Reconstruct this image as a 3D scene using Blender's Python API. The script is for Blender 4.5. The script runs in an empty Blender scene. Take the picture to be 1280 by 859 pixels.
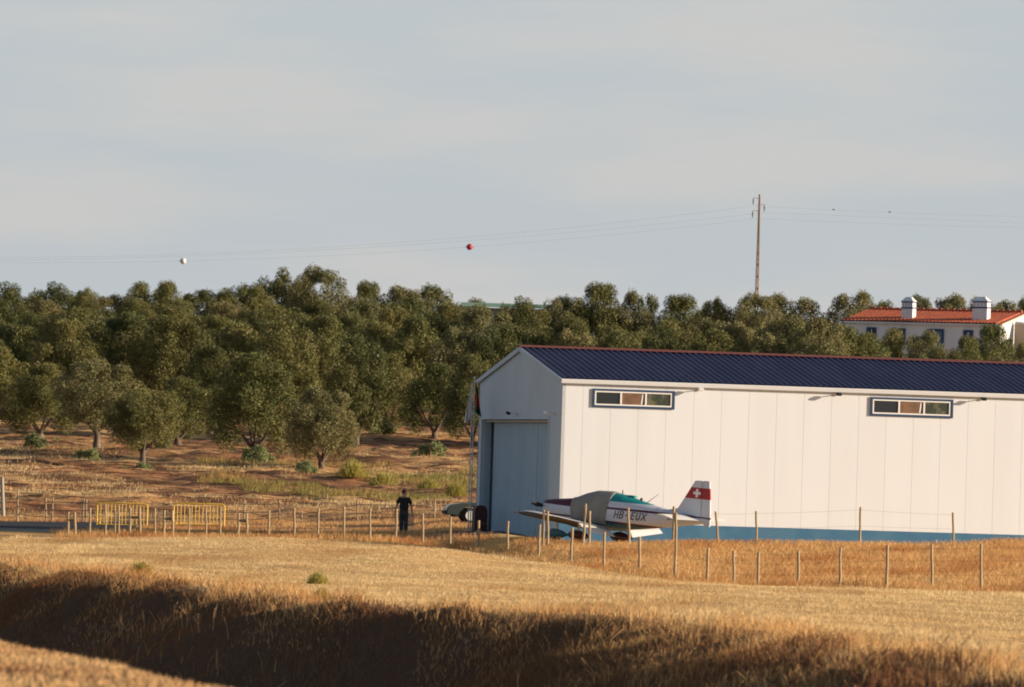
import bpy, math, random
import numpy as np
from mathutils import Vector, Matrix
random.seed(7); RNG = np.random.default_rng(7)
sc = bpy.context.scene
COL = sc.collection
R = math.radians
# ------------------------------------------------------------------ camera
F = 12000.0; HZ = 620.0; ROLL = 0.0305; ZC = 1.37
cam_d = bpy.data.cameras.new('camera'); cam = bpy.data.objects.new('camera', cam_d); COL.objects.link(cam)
cam_d.sensor_width = 36; cam_d.lens = F*36/1280.0
cam_d.clip_start = 1; cam_d.clip_end = 20000
pitch = math.atan((HZ-429.5)/F)
RM = Matrix.Rotation(math.pi/2+pitch, 3, 'X') @ Matrix.Rotation(ROLL, 3, 'Z')
cam.matrix_world = Matrix.Translation((0, 0, ZC)) @ RM.to_4x4()
sc.camera = cam
cam_d.dof.use_dof = True; cam_d.dof.focus_distance = 345; cam_d.dof.aperture_fstop = 5.0
def ray(px, py): return RM @ Vector(((px-640)/F, -(py-429.5)/F, -1))
def P(px, py, Y):
    d = ray(px, py); return Vector((0, 0, ZC)) + d*(Y/d.y)
def proj(v):
    c = RM.transposed() @ (Vector(v)-Vector((0, 0, ZC)))
    return 640+F*c.x/-c.z, 429.5-F*c.y/-c.z

# ------------------------------------------------------------------ materials
def newmat(name, col, rough=0.7, metal=0.0, spec=0.5, noise=None, bump=None, coords='Object'):
    """noise=(scale, other colour, lo, hi, stretch)  bump=(scale, strength, distance)"""
    m = bpy.data.materials.new(name); m.use_nodes = True
    nt = m.node_tree; b = nt.nodes['Principled BSDF']
    b.inputs['Base Color'].default_value = (*col, 1); b.inputs['Roughness'].default_value = rough
    b.inputs['Metallic'].default_value = metal; b.inputs['Specular IOR Level'].default_value = spec
    tc = nt.nodes.new('ShaderNodeTexCoord')
    if noise:
        sc_, c2, lo, hi, st = noise
        mp = nt.nodes.new('ShaderNodeMapping'); mp.inputs['Scale'].default_value = st
        nt.links.new(tc.outputs[coords], mp.inputs['Vector'])
        n = nt.nodes.new('ShaderNodeTexNoise'); n.inputs['Scale'].default_value = sc_; n.inputs['Detail'].default_value = 6
        nt.links.new(mp.outputs[0], n.inputs['Vector'])
        mr = nt.nodes.new('ShaderNodeMapRange'); mr.inputs[1].default_value = lo; mr.inputs[2].default_value = hi
        nt.links.new(n.outputs['Fac'], mr.inputs[0])
        mx = nt.nodes.new('ShaderNodeMix'); mx.data_type = 'RGBA'
        mx.inputs[6].default_value = (*col, 1); mx.inputs[7].default_value = (*c2, 1)
        nt.links.new(mr.outputs[0], mx.inputs[0]); nt.links.new(mx.outputs[2], b.inputs['Base Color'])
    if bump:
        n2 = nt.nodes.new('ShaderNodeTexNoise'); n2.inputs['Scale'].default_value = bump[0]; n2.inputs['Detail'].default_value = 5
        nt.links.new(tc.outputs[coords], n2.inputs['Vector'])
        bp = nt.nodes.new('ShaderNodeBump'); bp.inputs['Strength'].default_value = bump[1]; bp.inputs['Distance'].default_value = bump[2]
        nt.links.new(n2.outputs['Fac'], bp.inputs['Height']); nt.links.new(bp.outputs[0], b.inputs['Normal'])
    return m
def attr_mat(name, c1, c2, c3=None, patch=(0.05, 0.4, 0.6), rough=0.8, transl=0.0, stretch=(1, 1, 1)):
    """leaf / blade material: colour attribute 'rnd' mixes c1-c2, a world-scale noise patch tints to c3"""
    m = bpy.data.materials.new(name); m.use_nodes = True
    nt = m.node_tree; b = nt.nodes['Principled BSDF']; b.inputs['Roughness'].default_value = rough
    b.inputs['Specular IOR Level'].default_value = 0.25
    a = nt.nodes.new('ShaderNodeAttribute'); a.attribute_name = 'rnd'
    mx = nt.nodes.new('ShaderNodeMix'); mx.data_type = 'RGBA'
    mx.inputs[6].default_value = (*c1, 1); mx.inputs[7].default_value = (*c2, 1)
    nt.links.new(a.outputs['Fac'], mx.inputs[0]); out = mx.outputs[2]
    if c3:
        g = nt.nodes.new('ShaderNodeNewGeometry')
        mp = nt.nodes.new('ShaderNodeMapping'); mp.inputs['Scale'].default_value = stretch
        nt.links.new(g.outputs['Position'], mp.inputs['Vector'])
        n = nt.nodes.new('ShaderNodeTexNoise'); n.inputs['Scale'].default_value = patch[0]; n.inputs['Detail'].default_value = 4
        nt.links.new(mp.outputs[0], n.inputs['Vector'])
        mr = nt.nodes.new('ShaderNodeMapRange'); mr.inputs[1].default_value = patch[1]; mr.inputs[2].default_value = patch[2]
        nt.links.new(n.outputs['Fac'], mr.inputs[0])
        m2 = nt.nodes.new('ShaderNodeMix'); m2.data_type = 'RGBA'
        nt.links.new(out, m2.inputs[6]); m2.inputs[7].default_value = (*c3, 1)
        nt.links.new(mr.outputs[0], m2.inputs[0]); out = m2.outputs[2]
    nt.links.new(out, b.inputs['Base Color'])
    if transl > 0:
        t = nt.nodes.new('ShaderNodeBsdfTranslucent'); nt.links.new(out, t.inputs['Color'])
        ms = nt.nodes.new('ShaderNodeMixShader'); ms.inputs[0].default_value = transl
        nt.links.new(b.outputs[0], ms.inputs[1]); nt.links.new(t.outputs[0], ms.inputs[2])
        nt.links.new(ms.outputs[0], nt.nodes['Material Output'].inputs['Surface'])
    return m

# ------------------------------------------------------------------ mesh helpers
class MB:
    def __init__(s): s.v = []; s.f = []; s.mi = []; s.cur = 0
    def add(s, vs, fs):
        o = len(s.v); s.v += [tuple(v) for v in vs]; s.f += [tuple(i+o for i in f) for f in fs]; s.mi += [s.cur]*len(fs); return s
    def box(s, c, size, M=None, bev=0):
        x, y, z = [a/2 for a in size]; c = Vector(c)
        vs = [Vector((sx*x, sy*y, sz*z)) for sx in (-1, 1) for sy in (-1, 1) for sz in (-1, 1)]
        if M: vs = [M @ v for v in vs]
        return s.add([v+c for v in vs], [(0, 1, 3, 2), (4, 6, 7, 5), (0, 4, 5, 1), (2, 3, 7, 6), (0, 2, 6, 4), (1, 5, 7, 3)])
    def tube(s, pts, rad, n=8, cap=True):
        pts = [Vector(p) for p in pts]; rad = rad if isinstance(rad, (list, tuple)) else [rad]*len(pts)
        o = []; up = None
        for i, p in enumerate(pts):
            t = (pts[min(i+1, len(pts)-1)]-pts[max(i-1, 0)]).normalized()
            a = Vector((0, 0, 1)) if abs(t.z) < .9 else Vector((1, 0, 0))
            u = t.cross(a).normalized(); w = t.cross(u)
            o += [p+(u*math.cos(2*math.pi*k/n)+w*math.sin(2*math.pi*k/n))*rad[i] for k in range(n)]
        fs = [(i*n+k, i*n+(k+1) % n, (i+1)*n+(k+1) % n, (i+1)*n+k) for i in range(len(pts)-1) for k in range(n)]
        if cap: fs += [tuple(range(n))[::-1], tuple((len(pts)-1)*n+k for k in range(n))]
        return s.add(o, fs)
    def loft(s, rings, cap=True):
        n = len(rings[0]); vs = [v for r in rings for v in r]
        fs = [(i*n+k, i*n+(k+1) % n, (i+1)*n+(k+1) % n, (i+1)*n+k) for i in range(len(rings)-1) for k in range(n)]
        if cap: fs += [tuple(range(n))[::-1], tuple((len(rings)-1)*n+k for k in range(n))]
        return s.add(vs, fs)
    def prism(s, poly, d):
        """poly: list of 3D points in a plane, d: extrusion vector"""
        n = len(poly); d = Vector(d); vs = [Vector(p) for p in poly]; vs += [v+d for v in vs]
        return s.add(vs, [tuple(range(n)), tuple(range(n, 2*n))[::-1]]+[(i, (i+1) % n, n+(i+1) % n, n+i)[::-1] for i in range(n)])
    def lathe(s, prof, n=16, c=(0, 0, 0), M=None):
        rings = [[Vector((r*math.cos(2*math.pi*k/n), r*math.sin(2*math.pi*k/n), z)) for k in range(n)] for r, z in prof]
        rings = [[(M @ v if M else v)+Vector(c) for v in r] for r in rings]
        return s.loft(rings)
    def build(s, name, mat, parent=None, smooth=False, bevel=0):
        me = bpy.data.meshes.new(name); me.from_pydata(s.v, [], s.f)
        mats = mat if isinstance(mat, (list, tuple)) else [mat]
        for m in mats: me.materials.append(m)
        if len(mats) > 1: me.polygons.foreach_set('material_index', s.mi)
        import bmesh
        bm = bmesh.new(); bm.from_mesh(me); bmesh.ops.recalc_face_normals(bm, faces=bm.faces)
        if bevel: bmesh.ops.bevel(bm, geom=bm.edges[:]+bm.verts[:], offset=bevel, segments=2, affect='EDGES', clamp_overlap=True)
        bm.to_mesh(me); bm.free()
        if smooth:
            me.polygons.foreach_set('use_smooth', [True]*len(me.polygons))
            me.set_sharp_from_angle(angle=R(smooth if smooth is not True else 50))
        o = bpy.data.objects.new(name, me); COL.objects.link(o)
        if parent: o.parent = parent
        return o
def tag(o, label=None, cat=None, group=None, kind=None):
    if label: o['label'] = label
    if cat: o['category'] = cat
    if group: o['group'] = group
    if kind: o['kind'] = kind
    return o
def empty(name, loc=(0, 0, 0), rz=0, M=None):
    o = bpy.data.objects.new(name, None); COL.objects.link(o); o.empty_display_size = .3
    if M: o.matrix_world = M
    else: o.location = loc; o.rotation_euler = (0, 0, rz)
    return o
def copy_tree(o, parent=None):
    c = o.copy(); COL.objects.link(c)
    if parent: c.parent = parent
    for ch in [k for k in o.children]: copy_tree(ch, c)
    return c
def npmesh(name, V, Fq, rnd, mat, parent=None):
    """V (n,3), Fq (m,k) constant size faces, rnd per-vertex float"""
    me = bpy.data.meshes.new(name); V = np.asarray(V, np.float32); Fq = np.asarray(Fq, np.int32); k = Fq.shape[1]
    me.vertices.add(len(V)); me.vertices.foreach_set('co', V.ravel())
    me.loops.add(Fq.size); me.loops.foreach_set('vertex_index', Fq.ravel())
    me.polygons.add(len(Fq)); me.polygons.foreach_set('loop_start', np.arange(0, Fq.size, k, dtype=np.int32))
    me.polygons.foreach_set('loop_total', np.full(len(Fq), k, np.int32))
    a = me.attributes.new('rnd', 'FLOAT', 'POINT'); a.data.foreach_set('value', np.asarray(rnd, np.float32))
    me.materials.append(mat); me.update(calc_edges=True); me.validate()
    o = bpy.data.objects.new(name, me); COL.objects.link(o)
    if parent: o.parent = parent
    return o

# ------------------------------------------------------------------ terrain function
def vnoise(x, y, seed=0):
    xi = np.floor(x).astype(np.int64); yi = np.floor(y).astype(np.int64); xf = x-xi; yf = y-yi
    u = xf*xf*(3-2*xf); v = yf*yf*(3-2*yf)
    def h(a, b):
        n = (a*374761393+b*668265263+seed*982451653) & 0xffffffff
        n = ((n ^ (n >> 13))*1274126177) & 0xffffffff
        return ((n ^ (n >> 16)) & 0xffff)/65535.0
    return (h(xi, yi)*(1-u)+h(xi+1, yi)*u)*(1-v)+(h(xi, yi+1)*(1-u)+h(xi+1, yi+1)*u)*v
def sstep(a, b, x):
    t = np.clip((x-a)/(b-a), 0, 1); return t*t*(3-2*t)
QN = [-200, 0, 112, 336, 500, 563, 634, 674, 755, 844, 948, 1280, 1480]
YF = [352, 350, 350, 350, 350, 347, 338, 330, 314, 302, 296, 290, 288]           # near fence line
ZF = [-.68, -.67, -.61, -.38, -.42, -.55, -.77, -.82, -1.0, -1.08, -1.2, -1.05, -1.0]
YT = [355, 354, 354, 354, 355, 352, 344, 340, 337, 336, 336, 336, 336]
ZT = [-.5, -.5, -.5, -.34, -.28, -.15, -.18, -.2, -.2, -.16, -.05, .22, .25]
ZH = [-.44, -.43, -.42, -.34, -.28, -.05, 0, -.15, -.25, -.25, -.2, -.1, -.1]       # apron / hangar ground, Y 345..372
EX = [-17, -14.4, -7.3, -4.3, -.6, 3.0, 5.5, 7.2, 15, 24]
EY = [285, 270, 224, 204, 197, 190, 156, 135, 95, 40]
def gz(X, Y, micro=True):
    X = np.asarray(X, float); Y = np.asarray(Y, float)
    q = np.clip(640+X/np.maximum(Y, 60)*F, -200, 1480)
    I = lambda a: np.interp(q, QN, a)
    yf, zf, yt, zt, zh = I(YF), I(ZF), I(YT), I(ZT), I(ZH)
    side = sstep(900, 1100, q)
    seg = [(np.full_like(q, 0.), np.full_like(q, -.3)), (np.full_like(q, 60.), np.full_like(q, -.85)), (np.full_like(q, 150.), np.full_like(q, -1.)),
           (np.minimum(yf-30, 270.), np.full_like(q, -1.)), (yf, zf), (yt, zt), (yt+6, zh), (np.full_like(q, 372.), zh+.06),
           (np.full_like(q, 396.), np.interp(q, [0, 400, 560, 700], [-.3, .15, .55, .6])), (np.full_like(q, 430.), np.full_like(q, 1.0)),
           (np.full_like(q, 480.), np.full_like(q, 2.5)), (np.full_like(q, 580.), 5.9+1.6*side), (np.full_like(q, 700.), 10.0+1.3*side),
           (np.full_like(q, 760.), 10.9+.6*side), (np.full_like(q, 850.), np.full_like(q, 11.0)), (np.full_like(q, 1300.), np.full_like(q, 4.)), (np.full_like(q, 9000.), np.full_like(q, -20.))]
    z = np.full_like(q, -.3)
    for (a, za), (b, zb) in zip(seg[:-1], seg[1:]):
        t = (Y-a)/np.maximum(b-a, .01); m = (t >= 0) & (t <= 1.0001)
        z = np.where(m, za+(zb-za)*np.clip(t, 0, 1), z)
    z = np.where(Y < 0, -.3, z); z = np.where(Y >= 9000, -20, z)
    # gully between the field and the near mound
    xe = np.interp(Y, EY[::-1], EX[::-1])+1.4*(vnoise(Y*.07, Y*0+3, 5)-.5)
    s = X-xe
    fade = 1-sstep(272, 288, Y)
    drop = 2.5*sstep(.4, np.where(Y > 215, -5.5, -7.5), s)*fade
    zd = z-drop*sstep(10, 50, Y)
    xp = -6.9-(Y-130)*.142
    mound = -.8-np.maximum(X-xp, 0)*.42-.02*np.maximum(Y-132, 0)
    z = np.where(s < 0, np.maximum(zd, np.minimum(mound, -.5)), zd)
    if micro:
        fld = np.clip(1-sstep(330, 345, Y), 0, 1)*sstep(95, 110, Y)
        z = z+fld*(.10*(vnoise(X*.35, Y*.12, 1)-.5)+.05*(vnoise(X*1.3, Y*.5, 2)-.5))
        orch = sstep(392, 402, Y)
        z = z+orch*(.40*(vnoise(X*.09, Y*.33, 11)-.5)+.30*(vnoise(X*.30, Y*.8, 12)-.5)+.24*(vnoise(X*.9, Y*1.3, 13)-.5)+.12*(vnoise(X*2.2, Y*2.2, 14)-.5))
        edge = sstep(1.0, -.5, s)*sstep(-7, -4, s)*fade*sstep(95, 110, Y)
        z = z+edge*.35*(vnoise(X*.9, Y*.35, 21)-.5)
    return z
def g1(x, y): return float(gz(np.array([x]), np.array([y]))[0])
def on_ground(px, Y):
    """point on the terrain seen in image column px at depth Y"""
    y = 600.
    for _ in range(4):
        p = P(px, y, Y); z = g1(p.x, Y); y = proj((p.x, Y, z))[1]
    p = P(px, y, Y); p.z = g1(p.x, Y); return p

xs = np.concatenate([-np.geomspace(6000, 60, 26), np.arange(-52, 52.01, .38), np.geomspace(60, 6000, 26)])
ys = np.concatenate([np.array([-3000, -800, -200, -60, -20]), np.arange(0, 90, 6), np.arange(90, 345, .42), np.arange(345, 400, .35), np.arange(400, 520, .3), np.arange(520, 640, .42), np.arange(640, 860, 1.2), np.geomspace(870, 9500, 26)])
GX, GY = np.meshgrid(xs, ys); GZ = gz(GX, GY)
nx, ny = len(xs), len(ys)
idx = np.arange(nx*ny).reshape(ny, nx)
FQ = np.stack([idx[:-1, :-1], idx[:-1, 1:], idx[1:, 1:], idx[1:, :-1]], -1).reshape(-1, 4)
# ground material: golden stubble in front, red-brown ploughed soil in the orchard
gm = bpy.data.materials.new('ground'); gm.use_nodes = True; nt = gm.node_tree; L = nt.links.new; N = nt.nodes.new
b = nt.nodes['Principled BSDF']; b.inputs['Roughness'].default_value = .95; b.inputs['Specular IOR Level'].default_value = .1
geo = N('ShaderNodeNewGeometry')
def nz(scale, st, lo, hi, detail=6):
    mp = N('ShaderNodeMapping'); mp.inputs['Scale'].default_value = st; L(geo.outputs['Position'], mp.inputs[0])
    n = N('ShaderNodeTexNoise'); n.inputs['Scale'].default_value = scale; n.inputs['Detail'].default_value = detail; L(mp.outputs[0], n.inputs['Vector'])
    mr = N('ShaderNodeMapRange'); mr.inputs[1].default_value = lo; mr.inputs[2].default_value = hi; L(n.outputs['Fac'], mr.inputs[0]); return mr.outputs[0]
def mixc(f, a, c):
    m = N('ShaderNodeMix'); m.data_type = 'RGBA'; L(f, m.inputs[0])
    for s_, i in ((a, 6), (c, 7)):
        if isinstance(s_, tuple): m.inputs[i].default_value = (*s_, 1)
        else: L(s_, m.inputs[i])
    return m.outputs[2]
field = mixc(nz(.5, (1, .25, 1), .35, .65), (.72, .46, .19), (.60, .34, .13))
soil = mixc(nz(1.2, (.5, .7, 1), .35, .65), (.52, .26, .12), (.27, .125, .06))
soil = mixc(nz(.13, (.5, .9, 1), .47, .60), soil, (.66, .40, .17)); soil = mixc(nz(2.2, (.35, 1.4, 1), .50, .58), soil, (.13, .062, .034)); soil = mixc(nz(.45, (.12, .55, 1), .54, .64), soil, (.17, .085, .045))  # the dark streaks paint furrow and tree shadow lines into the soil
sx = N('ShaderNodeSeparateXYZ'); L(geo.outputs['Position'], sx.inputs[0])
mr = N('ShaderNodeMapRange'); mr.inputs[1].default_value = 353; mr.inputs[2].default_value = 366; L(sx.outputs['Y'], mr.inputs[0])
ga = N('ShaderNodeAttribute'); ga.attribute_name = 'rnd'
L(mixc(mr.outputs[0], mixc(ga.outputs['Fac'], field, (.10, .055, .03)), soil), b.inputs['Base Color'])  # the mask darkens the gully earth, painting in its shade
bn = N('ShaderNodeTexNoise'); bn.inputs['Scale'].default_value = 5; bn.inputs['Detail'].default_value = 6; L(geo.outputs['Position'], bn.inputs['Vector'])
bp = N('ShaderNodeBump'); bp.inputs['Strength'].default_value = .6; bp.inputs['Distance'].default_value = .08
L(bn.outputs['Fac'], bp.inputs['Height']); L(bp.outputs[0], b.inputs['Normal'])
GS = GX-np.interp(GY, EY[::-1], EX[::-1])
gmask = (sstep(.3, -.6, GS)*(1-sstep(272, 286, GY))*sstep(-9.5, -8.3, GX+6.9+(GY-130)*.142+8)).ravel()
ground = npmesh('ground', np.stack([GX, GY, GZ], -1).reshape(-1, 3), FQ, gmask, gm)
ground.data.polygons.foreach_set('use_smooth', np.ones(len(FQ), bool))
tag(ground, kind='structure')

# road sheet (asphalt apron running from the left edge to the hangar door) and its pale gravel shoulder
def sheet(name, x0, x1, ya, yb, mat, lift, n=120, m=14):
    V = []; 
    for j in range(m+1):
        for i in range(n+1):
            x = x0+(x1-x0)*i/n; y = ya+(yb-ya)*j/m; V.append((x, y, g1(x, y)+lift))
    Fq = [(j*(n+1)+i, j*(n+1)+i+1, (j+1)*(n+1)+i+1, (j+1)*(n+1)+i) for j in range(m) for i in range(n)]
    o = npmesh(name, V, Fq, np.zeros(len(V)), mat); tag(o, kind='structure'); return o
M_asph = newmat('asphalt', (.035, .037, .045), .95, spec=.15, noise=(.8, (.05, .05, .055), .4, .6, (1, 1, 1)))
M_shoulder = newmat('shoulder_gravel', (.30, .27, .24), .95, spec=.1, noise=(2, (.22, .2, .19), .4, .6, (1, 1, 1)))
sheet('road', -120, -14.2, 361, 389, M_asph, .02)
sheet('apron', -3.6, 3.0, 353.5, 361, M_asph, .02, n=40); sheet('apron_edge', -6, 3.6, 351.0, 353.4, M_shoulder, .02, n=40, m=3)
sheet('road_shoulder', -120, -14.6, 355.8, 361.2, M_shoulder, .012, m=4)

# ------------------------------------------------------------------ vegetation stuff
def frame_pts(n, y0, y1, q0=-70, q1=1350):
    u = RNG.random(n); Y = np.sqrt(y0*y0+u*(y1*y1-y0*y0)); q = q0+(q1-q0)*RNG.random(n)
    return (q-640)/F*Y, Y
def blades(name, X, Y, h, w, mat, lean=.25, seg=2, clr=None, z=None):
    n = len(X); Z = gz(X, Y)-.02 if z is None else z
    az = RNG.random(n)*np.pi*2; la = RNG.random(n)*np.pi*2; ln = lean*RNG.random(n)*h
    wx, wy = np.cos(az)*w/2, np.sin(az)*w/2*.6
    dx, dy = np.cos(la)*ln+.06*h, np.sin(la)*ln
    rnd = RNG.random(n) if clr is None else clr
    a = np.stack([X-wx, Y-wy, Z], -1); b_ = np.stack([X+wx, Y+wy, Z], -1)
    if seg == 1:
        c = np.stack([X+dx, Y+dy, Z+h], -1)
        V = np.stack([a, b_, c], 1).reshape(-1, 3); Fq = np.arange(3*n).reshape(-1, 3); r = np.repeat(rnd, 3)
    else:
        c = np.stack([X+wx*.75+dx*.35, Y+wy*.75+dy*.35, Z+h*.6], -1); c2 = np.stack([X-wx*.75+dx*.35, Y-wy*.75+dy*.35, Z+h*.6], -1)
        t = np.stack([X+dx+wx*.25, Y+dy, Z+h], -1); t2 = np.stack([X+dx-wx*.25, Y+dy, Z+h*.97], -1)
        V = np.stack([a, b_, c, c2, t, t2], 1).reshape(-1, 3); i = np.arange(n)[:, None]*6
        Fq = np.concatenate([i+np.array([[0, 1, 2, 3]]), i+np.array([[3, 2, 4, 5]])]); r = np.repeat(rnd, 6)
    return npmesh(name, V, Fq, r, mat)
M_field = attr_mat('dry_grass', (.80, .57, .27), (.92, .72, .41), (.52, .30, .12), (.24, .50, .70), stretch=(1, .16, 1), transl=.38)
M_brown = attr_mat('brown_weeds', (.13, .066, .030), (.27, .15, .07), (.24, .105, .045), (.35, .45, .62), stretch=(1, .5, 1), transl=.05)  # brown darkened to paint in the shade among gully weeds
M_berm = attr_mat('orange_grass', (.72, .41, .16), (.86, .55, .25), (.56, .25, .09), (.25, .48, .68), stretch=(1, .4, 1), transl=.35)
M_green = attr_mat('green_weeds', (.20, .19, .05), (.32, .28, .09), (.42, .28, .10), (.2, .42, .6), transl=.25)
def edge_s(X, Y): return X-np.interp(Y, EY[::-1], EX[::-1])
yfq = lambda X, Y: np.interp(640+X/Y*F, QN, YF)
# field stubble
X, Y = frame_pts(330000, 130, 356); s = edge_s(X, Y)
k = (s > -.8) & (Y < yfq(X, Y)-1.0+3*(vnoise(X, Y*.2, 4)-.5)); X, Y = X[k], Y[k]
hh = .03+.06*RNG.random(len(X))+.10*(vnoise(X*.5, Y*.12, 8) > .75)*RNG.random(len(X))
tag(blades('stubble_grass', X, Y, hh, .024, M_field, lean=.9, seg=1), 'short dry golden grass covering the lit field', 'grass', kind='stuff')
# near mound
X, Y = frame_pts(40000, 96, 134, -80, 420); k = X < -6.9-(Y-130)*.142+.8; X, Y = X[k], Y[k]
tag(blades('mound_grass', X, Y, .03+.07*RNG.random(len(X)), .018, attr_mat('mound_straw', (.66, .40, .18), (.80, .52, .25), (.52, .27, .12), (.3, .45, .6)), lean=.9, seg=1), 'short dry straw on the near mound at bottom left', 'grass', kind='stuff')
# gully weeds, tall, with their self-shadow painted into the dark brown
X, Y = frame_pts(520000, 118, 276); s = edge_s(X, Y)
pe = np.where(s > -.3, np.exp(-(s+.3)/.28), 1)*(s > -9.5)
k = RNG.random(len(X)) < pe*np.where(s > -.3, .8, .75); X, Y, s = X[k], Y[k], s[k]
cl = vnoise(X*.55, Y*.2, 31)
hh = (.06+.12*RNG.random(len(X))+.42*np.clip(cl-.40, 0, 1)*RNG.random(len(X))+.18*(RNG.random(len(X)) > .985))*np.where(s > 0, .9, 1)
tag(blades('gully_weeds', X, Y, hh, .016, M_brown, lean=.95), 'tall dark brown weeds, shade painted in, filling the shaded gully', 'weeds', kind='stuff')
X, Y = frame_pts(170000, 118, 276); s = edge_s(X, Y); rt = sstep(-4, 2, X)
k = (s > -3.0-5*rt) & (s < 1.5) & (vnoise(X*.8, Y*.22, 37)*1.1+.35*RNG.random(len(X)) > .64+(.11-.085*rt)*np.clip(-s-.3, 0, 4)); X, Y = X[k], Y[k]
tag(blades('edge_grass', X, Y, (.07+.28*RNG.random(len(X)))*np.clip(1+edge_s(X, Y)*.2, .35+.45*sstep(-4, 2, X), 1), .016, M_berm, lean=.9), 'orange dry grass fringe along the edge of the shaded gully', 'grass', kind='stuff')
# pale seed stalks among them
X, Y = frame_pts(7000, 118, 276); s = edge_s(X, Y); k = (s > -6) & (s < .6) & (vnoise(X*.6, Y*.15, 33) > .55); X, Y = X[k], Y[k]
tag(blades('seed_stalks', X, Y, .18+.34*RNG.random(len(X)), .014, M_berm, lean=.8), 'pale seed stalks standing out of the gully weeds', 'weeds', kind='stuff')
# rough grass between the fences and along the fence line
X, Y = frame_pts(260000, 288, 358, -70, 1350); yf = yfq(X, Y); yt = np.interp(640+X/Y*F, QN, YT)
k = (Y > yf-2.5) & (Y < yt+1.5-.9*((640+X/Y*F > 535) & (640+X/Y*F < 725))) & (640+X/Y*F > 95-30*vnoise(X, Y, 3)); X, Y, yf = X[k], Y[k], yf[k]
hh = (.07+.15*RNG.random(len(X)))*(.5+1.1*vnoise(X*.45, Y*.3, 41))
tag(blades('verge_grass', X, Y, hh, .020, M_berm, lean=.95), 'tall rusty dry grass along the wire fences', 'grass', kind='stuff')
X, Y = frame_pts(60000, 361, 398, -70, 640); q = 640+X/Y*F
k = ((q > 175) | (Y > 390)) & (vnoise(X*.4, Y*.3, 61)+.5*RNG.random(len(X)) > .80) & ((q < 505) | (q > 525)); X, Y = X[k], Y[k]
tag(blades('roadside_grass', X, Y, .05+.13*RNG.random(len(X)), .028, M_berm, lean=.9, seg=1), 'sparse dry grass on the bare strip behind the fence', 'grass', kind='stuff')
X, Y = frame_pts(90000, 286, 354, -70, 1350); yf = yfq(X, Y)
k = (np.abs(Y-yf+.6) < 1.3) & (vnoise(X*.5, Y*.35, 71)+.25*RNG.random(len(X)) > .70) & (640+X/Y*F > 150); X, Y = X[k], Y[k]
tag(blades('fence_weeds', X, Y, .10+.24*RNG.random(len(X)), .016, M_brown, lean=.9), 'dark reddish weeds tangled along the foot of the near fence', 'weeds', kind='stuff')
# orchard floor weeds
X, Y = frame_pts(90000, 396, 500, -70, 700)
n_ = vnoise(X*.16, Y*.07, 51)*.6+vnoise(X*.6, Y*.25, 52)*.4
k = (RNG.random(len(X)) < sstep(.40, .62, n_)) & (Y > 398); X, Y = X[k], Y[k]
tag(blades('orchard_dry_grass', X, Y, .08+.16*RNG.random(len(X)), .03, M_field, lean=.8, seg=1), 'dry yellow tufts scattered over the orchard soil', 'grass', kind='stuff')
X, Y = frame_pts(70000, 425, 485, 250, 660)
q = 640+X/Y*F; n_ = vnoise(X*.3, Y*.1, 55)
k = (n_ > .66-.12*sstep(380, 480, q)) & (vnoise(X*1.3, Y*.6, 56) > .42); X, Y = X[k], Y[k]
tag(blades('orchard_green_weeds', X, Y, .12+.3*RNG.random(len(X)), .04, M_green, lean=.6, seg=1), 'yellow green weeds at the orchard edge left of the hangar', 'weeds', kind='stuff')

# ------------------------------------------------------------------ trees
M_leaf = [attr_mat('olive_leaf_%s' % n, a, b_, c, (.16, .38, .62), rough=.55, transl=.12) for n, a, b_, c in
          (('green', (.048, .063, .017), (.200, .205, .068), (.19, .175, .058)), ('grey', (.066, .078, .032), (.25, .245, .105), (.235, .205, .085)), ('dark', (.030, .044, .014), (.145, .155, .050), (.14, .135, .042)))]
M_bark = newmat('bark', (.10, .07, .05), .95, noise=(6, (.18, .14, .11), .4, .6, (1, 1, .3)), bump=(8, .6, .05))
def leafcloud(centres, radii, per, size, rs, fill=0, squash=1.0):
    C = []; S = []
    for c, r in zip(centres, radii):
        n = int(per*r*r/.5)
        d = rs.normal(size=(n, 3)); d /= np.linalg.norm(d, axis=1)[:, None]
        # knobbly lobe surface
        kn = .86+.24*np.sin(d[:, 0]*5+c[0]*9)*np.sin(d[:, 1]*6+c[2]*7)*np.sin(d[:, 2]*5+c[1]*8)
        rr = r*(kn*(.72+.38*rs.random(n)**.6))
        C.append(np.array(c)+d*rr[:, None]*np.array([1, 1, squash])); S.append(np.full(n, 1.0))
        if fill:
            m = int(n*fill); d = rs.normal(size=(m, 3)); d /= np.linalg.norm(d, axis=1)[:, None]
            C.append(np.array(c)+d*(r*.62*rs.random(m)**.5)[:, None]); S.append(np.full(m, 2.4))
    C = np.concatenate(C); S = np.concatenate(S); n = len(C)
    a = rs.normal(size=(n, 3)); a[:, 2] += .5; a /= np.linalg.norm(a, axis=1)[:, None]
    b_ = np.cross(a, rs.normal(size=(n, 3))); b_ /= np.linalg.norm(b_, axis=1)[:, None]
    l = size*(.6+.8*rs.random(n))*S; w = l*(.38+.2*rs.random(n))
    V = np.stack([C-a*l[:, None]/2, C+b_*w[:, None]/2, C+a*l[:, None]/2, C-b_*w[:, None]/2], 1).reshape(-1, 3)
    rnd = np.repeat(rs.random(n), 4)
    return V, np.arange(4*n).reshape(-1, 4), rnd
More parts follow.
